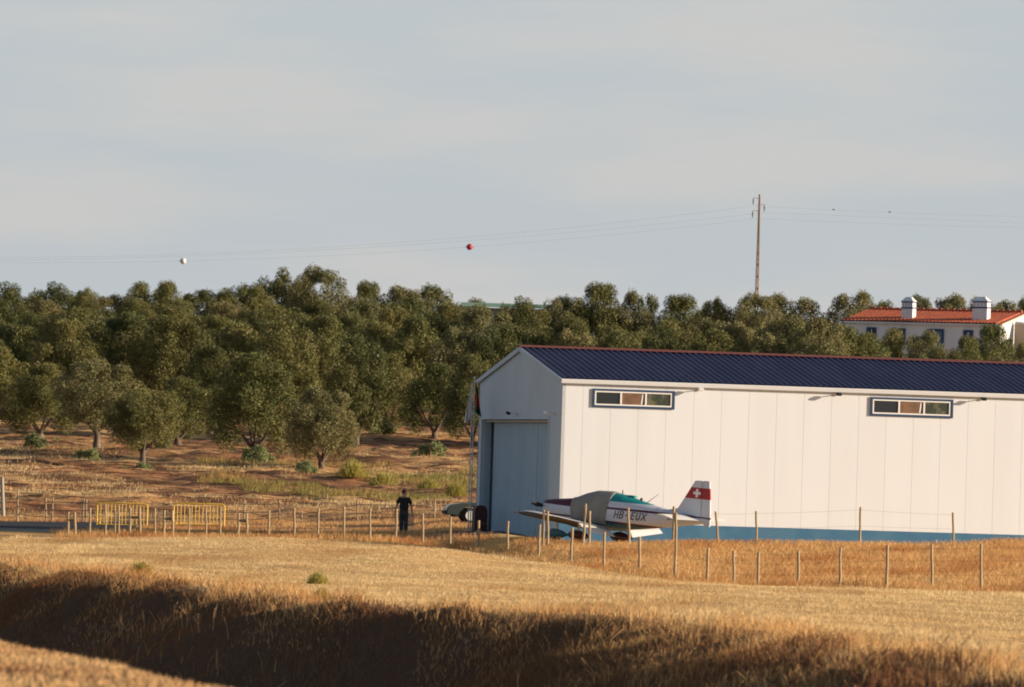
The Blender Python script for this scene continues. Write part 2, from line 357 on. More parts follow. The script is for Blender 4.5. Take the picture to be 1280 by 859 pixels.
def make_tree(seed, mat, H=5.0, Rc=2.5, zc0=.62, trunk=True):
    rs = np.random.default_rng(seed); root = empty('olive_tree')
    cen = []; rad = []
    n = 28; zc = (H+zc0)/2; hc_ = (H-zc0)/2
    for i in range(n):
        u = 1-1.85*(i+.5)/n; a = i*2.39996+rs.random()*.9; q_ = math.sqrt(1-u*u); rl = .36+.48*rs.random()
        k_ = .70+.38*rs.random()
        cen.append(((Rc-rl)*q_*k_*math.cos(a)*1.08, (Rc-rl)*q_*k_*math.sin(a)*1.08, zc+(hc_-rl)*u*k_)); rad.append(rl)
    for i in range(8):      # shoots breaking the outline
        a = rs.random()*6.28; q_ = rs.random(); u = math.sqrt(1-q_*q_*.8)
        cen.append((Rc*.8*q_*math.cos(a), Rc*.8*q_*math.sin(a), zc+hc_*.80*u)); rad.append(.30+.28*rs.random())
    cen.append((.5, 0, zc+.4)); rad.append(.9); cen.append((-.5, .2, zc)); rad.append(.9)
    cen.append((0, 0, H*.5)); rad.append(1.0)
    V, Fq, r_ = leafcloud(cen, rad, 1150, .088, rs, fill=.07)
    cr = npmesh('crown', V, Fq, r_, mat, root)
    tb = MB(); k = .17
    th = max(.6, zc0+.5)
    tb.tube([(0, 0, -.4), (.02, 0, .1), (.06*rs.normal(), .05*rs.normal(), th*.5), (.1*rs.normal(), .08*rs.normal(), th)], [k*1.6, k*1.25, k, k*.8], 9)
    for j in range(5):
        a = j*1.257+rs.random(); r = Rc*.5
        tb.tube([(0, 0, th-.25), (r*.35*math.cos(a), r*.35*math.sin(a), th+.35), (r*math.cos(a), r*math.sin(a), th+1.1+.8*rs.random())], [k*.6, k*.42, k*.18], 6)
    tb.build('trunk', M_bark, root, smooth=60)
    return root
PROTO = [make_tree(100+i, M_leaf[i % 3], zc0=(.62 if i == 0 else .62 if i == 1 else -.05)) for i in range(7)]
PROTO[3].children  # noqa
used_proto = [False]*7
trees = []        # (root, px, row)
def tree(px, Y, H, W, row, rz=None, proto=None):
    p = on_ground(px, Y); i = random.randrange(7 if row == 'skyline' else 2, 7) if False else (random.randrange(2, 7) if row in ('front', 'second', 'third') else random.randrange(7)) if proto is None else proto
    if used_proto[i]: o = copy_tree(PROTO[i])
    else: o = PROTO[i]; used_proto[i] = True
    o.location = p; o.rotation_euler = (0, 0, random.random()*6.28 if rz is None else rz)
    o.scale = (W/5.0, W/5.0, H/5.0)
    trees.append([o, px, row, H, W]); return o
def tree_px(px, Y, top, w, row, **k):
    """tree whose crown top reaches image row `top` and is w pixels wide"""
    p = on_ground(px, Y); zt = P(px, top, Y).z; return tree(px, Y, max(1.5, (zt-p.z))*1.0, w/F*Y*(1.0 if row == 'front' else 1.16), row, **k)
for a in [(178, 470, 482, 112, 0), (402, 474, 480, 104, 4), (318, 486, 437, 136, 3), (120, 494, 448, 128, 1)]: tree_px(*a[:4], 'front', proto=a[4])
for a in [(-15, 520, 430, 120), (50, 512, 452, 100), (222, 505, 470, 100), (262, 530, 425, 90), (445, 520, 418, 90), (483, 540, 440, 88), (543, 535, 452, 84), (590, 530, 440, 70)]: tree_px(*a, 'second')
for a in [(20, 560, 405, 100), (85, 556, 398, 105), (150, 560, 388, 110), (215, 556, 392, 100), (290, 560, 400, 100), (352, 545, 398, 105), (405, 558, 392, 95), (462, 580, 398, 90), (520, 578, 392, 90), (575, 572, 405, 84), (632, 572, 402, 86)]: tree_px(*a, 'third')
xx = -20
while xx < 1300:
    if xx < 640 or True: tree_px(xx, 610+14*random.random(), 384+6*math.sin(xx*.05)+7*random.random()+(12 if xx > 620 else 0), 84+14*random.random(), 'fourth') if not (1040 < xx < 1300) else None
    xx += 52+10*random.random()
xx = 0
while xx < 565:
    tree_px(xx, 660+14*random.random(), 370+8*random.random(), 78+10*random.random(), 'fifth'); xx += 50+10*random.random()
SKY = [(8, 352, 68), (66, 352, 62), (108, 358, 45), (140, 368, 50), (176, 350, 52), (208, 350, 50), (252, 360, 66), (302, 352, 72), (352, 334, 62), (392, 332, 64), (455, 350, 56), (498, 357, 60), (537, 352, 62), (588, 370, 56),
       (650, 370, 56), (700, 366, 54), (745, 352, 74), (796, 359, 50), (850, 367, 74), (893, 370, 46), (940, 366, 56), (985, 364, 84), (1064, 360, 62), (1100, 374, 50), (1146, 368, 44), (1186, 364, 54), (1226, 370, 50), (1268, 368, 56)]
for x, t, w in SKY: tree_px(x, 762 if x == 588 else 708+20*random.random(), t, w*(1.28 if w > 48 else 1.1), 'skyline')
xx = 610
while xx < 1060:
    tree_px(xx, 560+10*random.random(), 404+8*random.random(), 72+12*random.random(), 'third'); xx += 50+12*random.random()
for a in [(1022, 560, 392, 84), (1078, 566, 413, 72), (1118, 572, 408, 68), (1156, 570, 409, 62), (1206, 568, 419, 60), (1240, 574, 404, 80), (1283, 562, 424, 50)]: tree_px(*a, 'third')
xx = 640
while xx < 1300:
    tree_px(xx, 520+8*random.random(), 432+7*random.random()+xx*.004, 60+10*random.random(), 'second'); xx += 46+10*random.random()
for i, u in enumerate(used_proto):
    if not u:
        for ch in list(PROTO[i].children): bpy.data.objects.remove(ch)
        bpy.data.objects.remove(PROTO[i])
ordn = ['first', 'second', 'third', 'fourth', 'fifth', 'sixth', 'seventh', 'eighth', 'ninth', 'tenth', 'eleventh', 'twelfth', 'thirteenth', 'fourteenth', 'fifteenth', 'sixteenth', 'seventeenth', 'eighteenth', 'nineteenth', 'twentieth', 'twenty-first', 'twenty-second', 'twenty-third', 'twenty-fourth', 'twenty-fifth', 'twenty-sixth', 'twenty-seventh', 'twenty-eighth', 'twenty-ninth', 'thirtieth']
rowname = {'front': 'front row on the bare soil', 'second': 'second row of the orchard', 'third': 'third row of the orchard', 'fourth': 'fourth row up the slope', 'fifth': 'row just below the skyline', 'skyline': 'skyline row'}
def place_word(px):
    for lim, w in ((60, 'at the left picture edge'), (560, None), (660, 'behind the hangar gable'), (1050, 'above the hangar roof'), (1290, 'around the tiled house')):
        if px < lim: return w
for row in rowname:
    ts = sorted([t for t in trees if t[2] == row], key=lambda t: t[1])
    for k_, (o, px, _, H, W) in enumerate(ts):
        look = 'tall' if H > 6.2 else ('low' if H < 4.2 else 'rounded'); lab = '%s olive tree, %s from the left in the %s' % (look, ordn[k_], rowname[row])
        w = place_word(px)
        if w and len((lab+' '+w).split()) <= 16: lab += ', '+w
        tag(o, lab, 'tree', 'olive trees of the hillside orchard')
fr = {t[1]: t[0] for t in trees if t[2] == 'front'}
fr[178]['label'] = 'small olive tree with forked visible trunk, nearest on the bare soil'
fr[402]['label'] = 'low rounded olive tree alone right of the big front crown'
fr[318]['label'] = 'big round dark olive tree in front, left of the low one'
fr[120]['label'] = 'broad front olive tree with slim trunk, behind the small forked one'

# bushes
def make_tuft(seed, mat):
    rs = np.random.default_rng(seed); n = 1100
    cx = .34*rs.normal(size=n); cy = .34*rs.normal(size=n); rr_ = np.hypot(cx, cy); h = (.25+.65*rs.random(n))*np.clip(1.05-rr_*.8, .2, 1)
    az = rs.random(n)*6.28; w = .007+.009*rs.random(n); lx = cx*.35+.16*rs.normal(size=n); ly = cy*.35+.16*rs.normal(size=n)
    a = np.stack([cx*.6-np.cos(az)*w, cy*.6-np.sin(az)*w, np.full(n, -.05)], -1); b_ = np.stack([cx*.6+np.cos(az)*w, cy*.6+np.sin(az)*w, np.full(n, -.05)], -1)
    m_ = np.stack([cx*.6+lx*.4+np.cos(az)*w*1.3, cy*.6+ly*.4+np.sin(az)*w*1.3, h*.55], -1); m2_ = np.stack([cx*.6+lx*.4-np.cos(az)*w*1.3, cy*.6+ly*.4-np.sin(az)*w*1.3, h*.55], -1)
    t = np.stack([cx*.6+lx, cy*.6+ly, h], -1); t2 = t+np.array([.006, 0, 0])
    V = np.stack([a, b_, m_, m2_, t, t2], 1).reshape(-1, 3); i = np.arange(n)[:, None]*6
    return npmesh('bush', V, np.concatenate([i+np.array([[0, 1, 2, 3]]), i+np.array([[3, 2, 4, 5]])]), np.repeat(rs.random(n), 6), mat)
def make_bush(seed, mat):
    rs = np.random.default_rng(seed)
    cen = [(.36*rs.normal(), .36*rs.normal(), .12+.55*rs.random()**1.5) for _ in range(16)]
    V, Fq, r_ = leafcloud(cen, [.10+.20*rs.random() for _ in cen], 1900, .075, rs, fill=.15)
    return npmesh('bush', V, Fq, r_, mat)
M_bg = attr_mat('bush_green', (.17, .20, .075), (.32, .34, .16), None, rough=.7, transl=.2)
M_by = attr_mat('bush_yellow', (.36, .33, .07), (.54, .46, .15), None, rough=.7, transl=.25)
bushes = [(482, 535, 548, 44, 'g', 'grey green bush under the trees, second from the hangar'), (541, 500, 560, 46, 'g', 'grey green bush nearest the hangar gable'), (388, 462, 583, 34, 'g', 'small pale bush at the foot of the low front olive tree'),
          (42, 492, 534, 42, 'g', 'pale green bush at the left edge below the trees'), (570, 440, 617, 34, 'y', 'bright yellow green clump beside the hangar corner'), (536, 445, 624, 38, 'y', 'bright yellow green clump behind the walking person'),
          (478, 450, 600, 44, 'y', 'low yellow green clump on the soil left of the person'), (440, 456, 596, 40, 'y', 'low yellow green clump, leftmost of the row by the hangar'), (178, 466, 583, 30, 'g', 'pale sprouting bush around the forked olive trunk'),
          (112, 484, 570, 40, 'g', 'sparse green bush under the broad front olive tree'), (330, 480, 560, 50, 'g', 'green undergrowth clump below the big round olive tree'),
          (205, 500, 560, 36, 'g', 'green bush half hidden right of the forked olive tree'),
          (176, 246, 718, 42, 'y', 'green tuft standing on the gully edge'), (397, 240, 725, 30, 'y', 'small green tuft alone in the lit field'), (402, 207, 770, 30, 'y', 'little green sprig where field meets the shade')]
protoB = {'g': [make_bush(1, M_bg), make_bush(2, M_bg)], 'y': [make_tuft(3, M_by), make_tuft(4, M_by)]}; cnt = {'g': 0, 'y': 0}
for px, Y, by, w, kd, lab in bushes:
    c = cnt[kd]; cnt[kd] += 1
    o = protoB[kd][c] if c < 2 else protoB[kd][c % 2].copy()
    if c >= 2: COL.objects.link(o)
    o.location = on_ground(px, Y); s_ = w/F*Y/1.5; o.scale = (s_, s_, s_*(.95 if kd == 'g' else 1.05)); o.rotation_euler = (0, 0, random.random()*6)
    tag(o, lab, 'bush', 'bushes and green clumps')

# ------------------------------------------------------------------ hangar
PHI = math.asin(3.07/12); W = 12.0; LEN = 30.0
A = P(697.9, 665, 350.0); A.z = 0
HM = Matrix.Translation((A.x, A.y, 0)) @ Matrix.Rotation(PHI, 4, 'Z')        # local x along the long wall, y into depth
HI = HM.inverted()
def wallpt(px, py):
    """local (x,z) on the long wall seen at a pixel"""
    o = HI @ Vector((0, 0, ZC)); d = (HI.to_3x3() @ ray(px, py)); t = -o.y/d.y; p = o+d*t; return p.x, p.z
def gabpt(px, py):
    o = HI @ Vector((0, 0, ZC)); d = (HI.to_3x3() @ ray(px, py)); t = -o.x/d.x; p = o+d*t; return p.y, p.z
hang = empty('hangar', M=HM)
tag(hang, 'white steel hangar with dark blue ribbed roof and blue plinth', 'hangar')
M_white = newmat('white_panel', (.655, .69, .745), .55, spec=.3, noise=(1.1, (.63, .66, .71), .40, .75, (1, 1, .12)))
M_groove = newmat('panel_joint', (.58, .56, .55), .8)
M_plinth = newmat('blue_plinth', (.025, .12, .24), .7, noise=(1.5, (.04, .14, .25), .4, .6, (1, 1, 1)))
M_roof = newmat('navy_roof', (.042, .042, .105), .5, spec=.35, noise=(1.2, (.060, .058, .125), .4, .6, (1, .2, 1)))
M_ridge = newmat('red_ridge', (.18, .05, .04), .6)
M_door = newmat('door_sheet', (.34, .49, .61), .5, noise=(.7, (.30, .45, .57), .4, .6, (1, 1, .2)))
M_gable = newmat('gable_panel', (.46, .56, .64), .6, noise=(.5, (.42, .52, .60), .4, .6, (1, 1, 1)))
M_dark = newmat('dark_gap', (.01, .012, .015), .9)
M_blue = newmat('blue_frame', (.012, .045, .12), .5)
M_alu = newmat('white_frame', (.78, .78, .78), .4)
M_glass = newmat('dark_glass', (.02, .022, .025), .08, spec=.6)
M_glassb = newmat('brown_blind', (.19, .10, .055), .5, noise=(3, (.13, .07, .04), .4, .6, (1, 1, 1)))
M_glassg = newmat('green_glass', (.04, .048, .035), .12, spec=.6, noise=(2.5, (.12, .12, .07), .5, .6, (1, 1, 1)))
ze = wallpt(720, 474.5)[1]; zp = wallpt(1000, 660.6)[1]; zr = gabpt(648, 434.5)[1]
zr = (HM @ Vector((0, W/2, 0))) and P(648, 434.8, 355.8).z
print('eave', ze, 'plinth', zp, 'ridge', zr)
pw = wallpt(934.8, 560)[0]-wallpt(900.3, 560)[0]; x0 = wallpt(900.3, 560)[0] % pw
mb = MB(); xs_ = [0.0]+[x0+pw*i for i in range(0, int(LEN/pw)) if x0+pw*i > .3 and x0+pw*i < LEN]+[LEN]
for a, c in zip(xs_[:-1], xs_[1:]):
    mb.box(((a+c)/2, .035, (zp+ze)/2), (c-a-.007, .07, ze-zp))
mb.cur = 1; mb.box((LEN/2, .062, (ze-.5)/2), (LEN-.01, .09, ze+.48))
mb.build('front_wall', [M_white, M_groove], hang)
MB().box((LEN/2, .05, (zp-.8)/2-.002), (LEN, .13, zp+.8-.004)).build('plinth', M_plinth, hang)
# back and far walls
mb = MB(); mb.box((LEN/2, W-.06, ze/2-.25), (LEN, .12, ze+.5)); mb.box((LEN-.06, W/2, ze/2-.25), (.12, W-.3, ze+.5)); mb.build('rear_wall', M_white, hang)
# gable with door opening
yl, zt_ = gabpt(599.3, 524.6); yr, _ = gabpt(686.6, 524); zl = -.5; yr = max(yr, .45)
zt_ = (gabpt(599.3, 524.4)[1]+gabpt(686.6, 524.3)[1])/2
print('door', yl, yr, zt_)
yl = min(yl, W-.6)
zed = ze+.02
mb = MB(); T = .12
mb.prism([(0, .13, zl), (0, yr, zl), (0, yr, zt_), (0, .13, zt_)], (T, 0, 0))
mb.prism([(0, yl, zl), (0, W, zl), (0, W, zt_), (0, yl, zt_)], (T, 0, 0))
mb.prism([(0, .0, zt_), (0, W, zt_), (0, W, zed), (0, W/2, zr-.02), (0, .0, zed)], (T, 0, 0))
mb.prism([(0, .0, zl), (0, .128, zl), (0, .128, zt_-.001), (0, .0, zt_-.001)], (T, 0, 0))
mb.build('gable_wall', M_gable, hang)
mb = MB()   # door frame trim
for y_, wd in ((yr-.06, .12), (yl+.06, .12)): mb.box((-.012, y_, (zl+zt_)/2), (.05, wd, zt_-zl))
mb.box((-.014, (yl+yr)/2, zt_+.06), (.05, yl-yr+.24, .12)); mb.build('door_frame', M_gable, hang)
# reveal of the recess
mb = MB(); mb.box((.24, yl+.03, (zl+zt_)/2), (.24, .06, zt_-zl)); mb.box((.36, yr-.03, (zl+zt_)/2), (.48, .06, zt_-zl)); mb.box((.36, (yl+yr)/2, zt_+.04), (.48, yl-yr, .08)); mb.build('door_reveal', M_door, hang)
def sheetdoor(ya, yb, x, name):
    n = int((ya-yb)/.30); poly = []
    for i in range(n+1):
        y = yb+(ya-yb)*i/n; poly.append((x+(.035 if i % 2 else 0), y))
    pts = []
    for i in range(n):
        y = yb+(ya-yb)*i/n; st = (ya-yb)/n
        pts += [(x, y), (x, y+st*.5), (x+.07, y+st*.6), (x+.07, y+st*.9)]
    pts.append((x, ya)); vs = [(a, b_, zl) for a, b_ in pts]+[(a, b_, zt_-.02) for a, b_ in pts]; m = len(pts)
    return MB().add(vs, [(i, i+1, m+i+1, m+i) for i in range(m-1)]).build(name, M_door, hang)
g0 = gabpt(611.3, 600)[0]; g1_ = gabpt(614, 600)[0]
d2 = sheetdoor(yl-.45, yr+.02, .34, 'sliding_door')
MB().box((.50, (yl+yr)/2, (zl+zt_)/2), (.02, yl-yr, zt_-zl)).build('door_backing', M_dark, hang)
MB().tube([(.17, yl-.05, zt_-.06), (.17, yr+.05, zt_-.06)], .04, 8).build('door_track', M_groove, hang)
# handle slots of the doors, drip mark strips at mid leaf
MB().box((.33, g1_-5.2, 2.2), (.02, .09, 4.6)).build('door_seam', newmat('seam', (.40, .50, .55), .5), d2)
# roof: ribbed sheet
def roof_side(sgn):
    vs = []; fs = []; pitch_ = .25; n = int((LEN+.2)/pitch_)
    prof = []
    for i in range(n):
        x = -.1+i*pitch_; prof += [(x, 0), (x+.15, 0), (x+.175, .06), (x+.215, .06)]
    prof.append((-.1+n*pitch_, 0))
    yb, yt2 = (-.12, W/2) if sgn > 0 else (W+.12, W/2)
    slope = (zr-ze)/(W/2)
    for yy in (yb, yt2):
        zz = zr-slope*abs(W/2-yy)+.03
        for x, h in prof: vs.append((x, yy, zz+h))
    m = len(prof)
    return vs, [(i, i+1, m+i+1, m+i) for i in range(m-1)]
mb = MB()
for sgn in (1, -1): mb.add(*roof_side(sgn))
rf = mb.build('roof', M_roof, hang)
mb = MB(); sl = math.atan((zr-ze)/(W/2))
for sgn in (1, -1): mb.box((LEN/2-.02, W/2-sgn*.11, zr+.075), (LEN+.2, .26, .03), Matrix.Rotation(sgn*sl, 3, 'X'))
mb.build('ridge_cap', M_ridge, rf)
mb = MB(); 
for sgn in (1, -1):
    L_ = math.hypot(W/2+.1, zr-ze); mb.box((-.075, W/2-sgn*(W/4+.03), (zr+ze)/2-.045), (.05, L_, .16), Matrix.Rotation(sgn*sl, 3, 'X'))
mb.build('verge_trim', M_gable, rf)
mb = MB(); mb.prism([(-.1, -.06, ze-.16), (-.1, -.2, ze-.14), (-.1, -.24, ze-.02), (-.1, -.24, ze+.01), (-.1, -.02, ze+.01), (-.1, -.02, ze-.16)], (LEN+.2, 0, 0))
mb.build('gutter', M_white, hang)
# windows
def window(pxa, pxb, pya, pyb):
    xa, z1 = wallpt(pxa, pya); xb, z0 = wallpt(pxb, pyb); w = empty('tmp'); bpy.data.objects.remove(w)
    def rect(mb, x0_, x1_, zz0, zz1, t, y, d):
        mb.box(((x0_+x1_)/2, y, zz1-t/2), (x1_-x0_, d, t)); mb.box(((x0_+x1_)/2, y, zz0+t/2), (x1_-x0_, d, t))
        mb.box((x0_+t/2, y, (zz0+zz1)/2), (t, d-.002, zz1-zz0-2*t)); mb.box((x1_-t/2, y, (zz0+zz1)/2), (t, d-.002, zz1-zz0-2*t))
    fr_ = MB(); rect(fr_, xa, xb, z0, z1, .075, -.03, .07); fo = fr_.build('window', M_blue, hang)
    f2 = MB(); rect(f2, xa+.078, xb-.10, z0+.078, z1-.078, .05, -.022, .05)
    n = 3; ia, ib = xa+.128, xb-.15
    for i in (1, 2): x = ia+(ib-ia)*i/n; f2.box((x, -.024, (z0+z1)/2), (.06, .056, z1-z0-.26))
    f2.build('sash', M_alu, fo)
    for i, m in enumerate((M_glass, M_glassb, M_glassg)):
        x = ia+(ib-ia)*(i+.5)/n; MB().box((x, -.006, (z0+z1)/2), ((ib-ia)/n, .01, z1-z0-.24)).build('pane', m, fo)
        if i == 1: MB().box((x+(ib-ia)/n*.36, -.015, (z0+z1)/2), (.05, .008, z1-z0-.3), Matrix.Rotation(R(7), 3, 'Y')).build('curtain_edge', M_alu, fo)
window(741, 842.6, 485.6, 512.2); window(1088.3, 1190.6, 496.2, 523.0)
# wall lamps
def lamp(lx, ly, lz, out):
    d = Vector(out); mb = MB(); p = Vector((lx, ly, lz))
    mb.box(p+d*.03, (.09 if d.x == 0 else .06, .09 if d.y == 0 else .06, .09)); mb.tube([p+d*.04, p+d*.30+Vector((0, 0, .03))], .018, 6)
    lo = mb.build('wall_lamp', M_groove, hang)
    h = MB(); c = p+d*.36+Vector((0, 0, .02)); rot = Matrix.Rotation(R(25), 3, 'X' if d.x == 0 else 'Y')
    h.box(c, (.20, .15, .09) if d.x == 0 else (.15, .20, .09), rot); h.build('lamp_head', M_dark if random.random() < .5 else M_alu, lo, bevel=.015)
for px, py in ((873, 487.5), (1045, 493.5), (1226, 499.5)):
    x, z = wallpt(px, py); lamp(x, 0, z, (0, -1, 0))
for yy in (.9, 6.3, W-.15): lamp(0, yy, gabpt(687, 517.5)[1], (-1, 0, 0))

# red rounded cabinet near the gable corner
M_redc = newmat('dark_red_cover', (.07, .012, .012), .6, noise=(3, (.045, .01, .01), .4, .6, (1, 1, 1)))
cb = on_ground(599, 358.6); cb.z = P(599, 664, 358.6).z
car_ = empty('storage_cabinet', cb, PHI)
prof = [(-.24, 0), (.24, 0), (.24, .70)]+[(.24*math.cos(a), .70+.24*math.sin(a)) for a in [math.pi*i/12 for i in range(1, 12)]]+[(-.24, .70)]
MB().prism([(x, -.22, z+.03) for x, z in prof], (0, .44, 0)).build('cabinet_body', M_redc, car_, smooth=40)
MB().box((0, -.235, .42), (.36, .02, .5)).build('cabinet_door', newmat('cabinet_door', (.055, .01, .01), .5), car_)
for sx_ in (-.19, .19): MB().box((sx_, 0, -.05), (.06, .4, .16)).build('cabinet_foot', M_dark, car_)
tag(car_, 'dark red cabinet with rounded top beside the hangar door', 'cabinet')

# flags at the hangar corner
M_flagpole = newmat('white_pole', (.55, .56, .58), .4)
def flag(px, Y, top, mats, name, lab, span, side):
    base = on_ground(px, Y); zt = P(px, top, Y).z; H_ = zt-base.z; r = empty('flagpole', base)
    MB().tube([(0, 0, -.2), (0, 0, H_)], [.024, .017], 8).build('pole', M_flagpole, r, smooth=60)
    MB().lathe([(.001, H_), (.05, H_+.03), (.05, H_+.07), (.001, H_+.1)], 8).build('finial', M_flagpole, r)
    # limp cloth hanging in folds
    rows, cols = 16, 14; vs = []
    for j in range(rows+1):
        t = j/rows
        for i in range(cols+1):
            u = i/cols; wdt = (.16+.30*t)*span
            vs.append((side*(.04+u*wdt), .09*math.sin(u*11+t*2)*(.4+t), H_-.08-t*1.15-u*.32*(1-.4*t)))
    mb = MB(); f_ = []
    for j in range(rows):
        for i in range(cols):
            f_.append((j*(cols+1)+i, j*(cols+1)+i+1, (j+1)*(cols+1)+i+1, (j+1)*(cols+1)+i))
    mb.add(vs, f_)
    if len(mats) > 1: mb.mi = [(0 if (k // cols) < 5 or (k // cols) > 11 else 1) for k in range(len(f_))]
    mb.build('flag', mats, r, smooth=True)
    tag(r, lab, 'flagpole', 'flagpoles at the hangar corner')
M_fw = newmat('white_cloth', (.75, .75, .76), .8); M_fg = newmat('green_cloth', (.01, .07, .03), .8); M_fr = newmat('red_cloth', (.40, .03, .02), .8)
flag(587.6, 359.5, 474, [M_fg, M_fr], 'a', 'white pole with limp green and red flag by the hangar corner', .55, 1)
flag(584.8, 359.0, 482, [M_fw], 'b', 'white pole with limp white flag, left of the green one', .9, -.6)

# ------------------------------------------------------------------ aeroplane
TH = R(31)
noseW = P(676, 631.0, 345.2)
PM = Matrix.Translation(noseW) @ Matrix.Rotation(math.pi-TH, 4, 'Z') @ Matrix.Rotation(R(-3.7), 4, 'Y') @ Matrix.Rotation(R(0.2), 4, 'X')
plane = empty('light_aircraft', M=PM)   # local +x forward, +y port, +z up, origin at the spinner tip
tag(plane, 'small parked low wing propeller plane with grey cockpit cover and teal top', 'airplane')
ST = [(.20, .20, .15, -.20), (.30, .36, .22, -.34), (.6, .44, .27, -.44), (1.1, .50, .33, -.52), (1.6, .55, .40, -.58), (2.0, .57, .58, -.60), (2.4, .58, .70, -.62), (3.0, .58, .73, -.62), (3.5, .55, .68, -.60), (4.1, .48, .54, -.52), (4.8, .38, .40, -.42), (5.6, .25, .28, -.28), (6.3, .15, .20, -.16), (6.95, .06, .14, -.05)]
SA = np.array(ST)
def sect(x):
    return [float(np.interp(x, SA[:, 0], SA[:, k])) for k in (1, 2, 3)]
def ring(x, inf=0., n=28, e=2.9):
    hw, t, b_ = sect(x); hw += inf; t += inf; b_ -= inf; zc = (t+b_)/2; hh = (t-b_)/2; r = []
    for k in range(n):
        a = 2*math.pi*k/n; c, s_ = math.cos(a), math.sin(a)
        yy = hw*math.copysign(abs(c)**(2/e), c); zz = hh*math.copysign(abs(s_)**(2/2.5), s_)
        if zz > 0: yy *= 1-.28*(zz/hh)**2*min(1, max(0, (x-1.5)/.5))*(1 if x < 5 else .5)
        r.append(Vector((-x, yy, zc+zz)))
    return r
def side_y(x, z, inf=0.004):
    hw, t, b_ = sect(x); zc = (t+b_)/2; hh = (t-b_)/2; u = max(-.999, min(.999, (z-zc)/hh))
    s_ = abs(u)**(2.5/2); c = math.sqrt(max(0, 1-s_*s_)); y = hw*abs(c)**(2/2.9)
    if u > 0: y *= 1-.28*u*u*min(1, max(0, (x-1.5)/.5))*(1 if x < 5 else .5)
    return y+inf
def livery(name, bands, base=(.62, .64, .67)):
    """bands: list of (coord slope a, z0, z1, colour) painted where z0 < z + a*x < z1"""
    m = bpy.data.materials.new(name); m.use_nodes = True; nt = m.node_tree; b_ = nt.nodes['Principled BSDF']
    b_.inputs['Roughness'].default_value = .32
    tc = nt.nodes.new('ShaderNodeTexCoord'); sp = nt.nodes.new('ShaderNodeSeparateXYZ'); nt.links.new(tc.outputs['Object'], sp.inputs[0])
    prev = None
    for a, z0, z1, c in bands:
        ma = nt.nodes.new('ShaderNodeMath'); ma.operation = 'MULTIPLY_ADD'; ma.inputs[1].default_value = a
        nt.links.new(sp.outputs['X'], ma.inputs[0]); nt.links.new(sp.outputs['Z'], ma.inputs[2])
        g = nt.nodes.new('ShaderNodeMath'); g.operation = 'GREATER_THAN'; g.inputs[1].default_value = z0; nt.links.new(ma.outputs[0], g.inputs[0])
        l = nt.nodes.new('ShaderNodeMath'); l.operation = 'LESS_THAN'; l.inputs[1].default_value = z1; nt.links.new(ma.outputs[0], l.inputs[0])
        mu = nt.nodes.new('ShaderNodeMath'); mu.operation = 'MULTIPLY'; nt.links.new(g.outputs[0], mu.inputs[0]); nt.links.new(l.outputs[0], mu.inputs[1])
        mx = nt.nodes.new('ShaderNodeMix'); mx.data_type = 'RGBA'; nt.links.new(mu.outputs[0], mx.inputs[0])
        if prev: nt.links.new(prev, mx.inputs[6])
        else: mx.inputs[6].default_value = (*base, 1)
        mx.inputs[7].default_value = (*c, 1); prev = mx.outputs[2]
    if prev: nt.links.new(prev, b_.inputs['Base Color'])
    else: b_.inputs['Base Color'].default_value = (*base, 1)
    return m
TEAL = (.015, .25, .27); MAR = (.09, .015, .03); BLUE = (.015, .10, .15); WH = (.60, .64, .72)
# rear fuselage: teal spine, white, maroon pinstripe, white with letters, maroon, blue-teal belly
M_fus = livery('fuselage_paint', [(0, .41, 3, TEAL), (.0, .12, .20, MAR), (-.02, -.30, -.23, MAR), (-.02, -3, -.30, BLUE)], WH)
rr = []
for i in range(0, 81):
    x = 1.62+(6.95-1.62)*i/80; rr.append(ring(x))
MB().loft(rr).build('fuselage', M_fus, plane, smooth=60)
M_cowl = livery('cowl_paint', [(-.02, .10, 2, MAR), (0, -.30, -.24, MAR), (0, -2, -.36, BLUE)], WH)
cw = MB().loft([ring(x) for x in (.20, .24, .30, .42, .6, .85, 1.1, 1.4, 1.618)]).build('cowling', M_cowl, plane, smooth=60)
for s_ in (1, -1): MB().box((-.22, s_*.2, -.02), (.05, .16, .12)).build('air_intake', M_dark, cw)
# cloth cover over the cabin
M_cover = newmat('grey_canvas', (.31, .295, .26), .95, noise=(2.2, (.23, .215, .19), .35, .65, (1, 1, .5)), bump=(5, .5, .05))
cv = MB(); rings = []
for i in range(25):
    t = i/24; r = []
    base_r = ring(1.58+1.5*t, .03)
    for v in base_r:
        zlow = -.36-.1*t
        sh = (v.z-.1)*(.30 if t < .5 else -.05)      # slanted front hem
        x = -v.x + (-.16*(v.z) if t < .35 else .10*v.z)*1.0
        rg = ring(max(1.2, x), .03)
        k = base_r.index(v); u = rg[k]
        r.append(Vector((u.x, u.y*(1+.01*math.sin(9*x+7*u.z)), max(u.z, zlow))))
    rings.append(r)
cv.loft(rings).build('cockpit_cover', M_cover, plane, smooth=60)
MB().tube([(-2.25, side_y(2.25, -.3)*1.0+.035, -.3), (-2.25, .62, -.42), (-2.25, 0, -.66), (-2.25, -.62, -.42), (-2.25, -.6, -.3)], .014, 6).build('cover_strap', M_dark, plane)
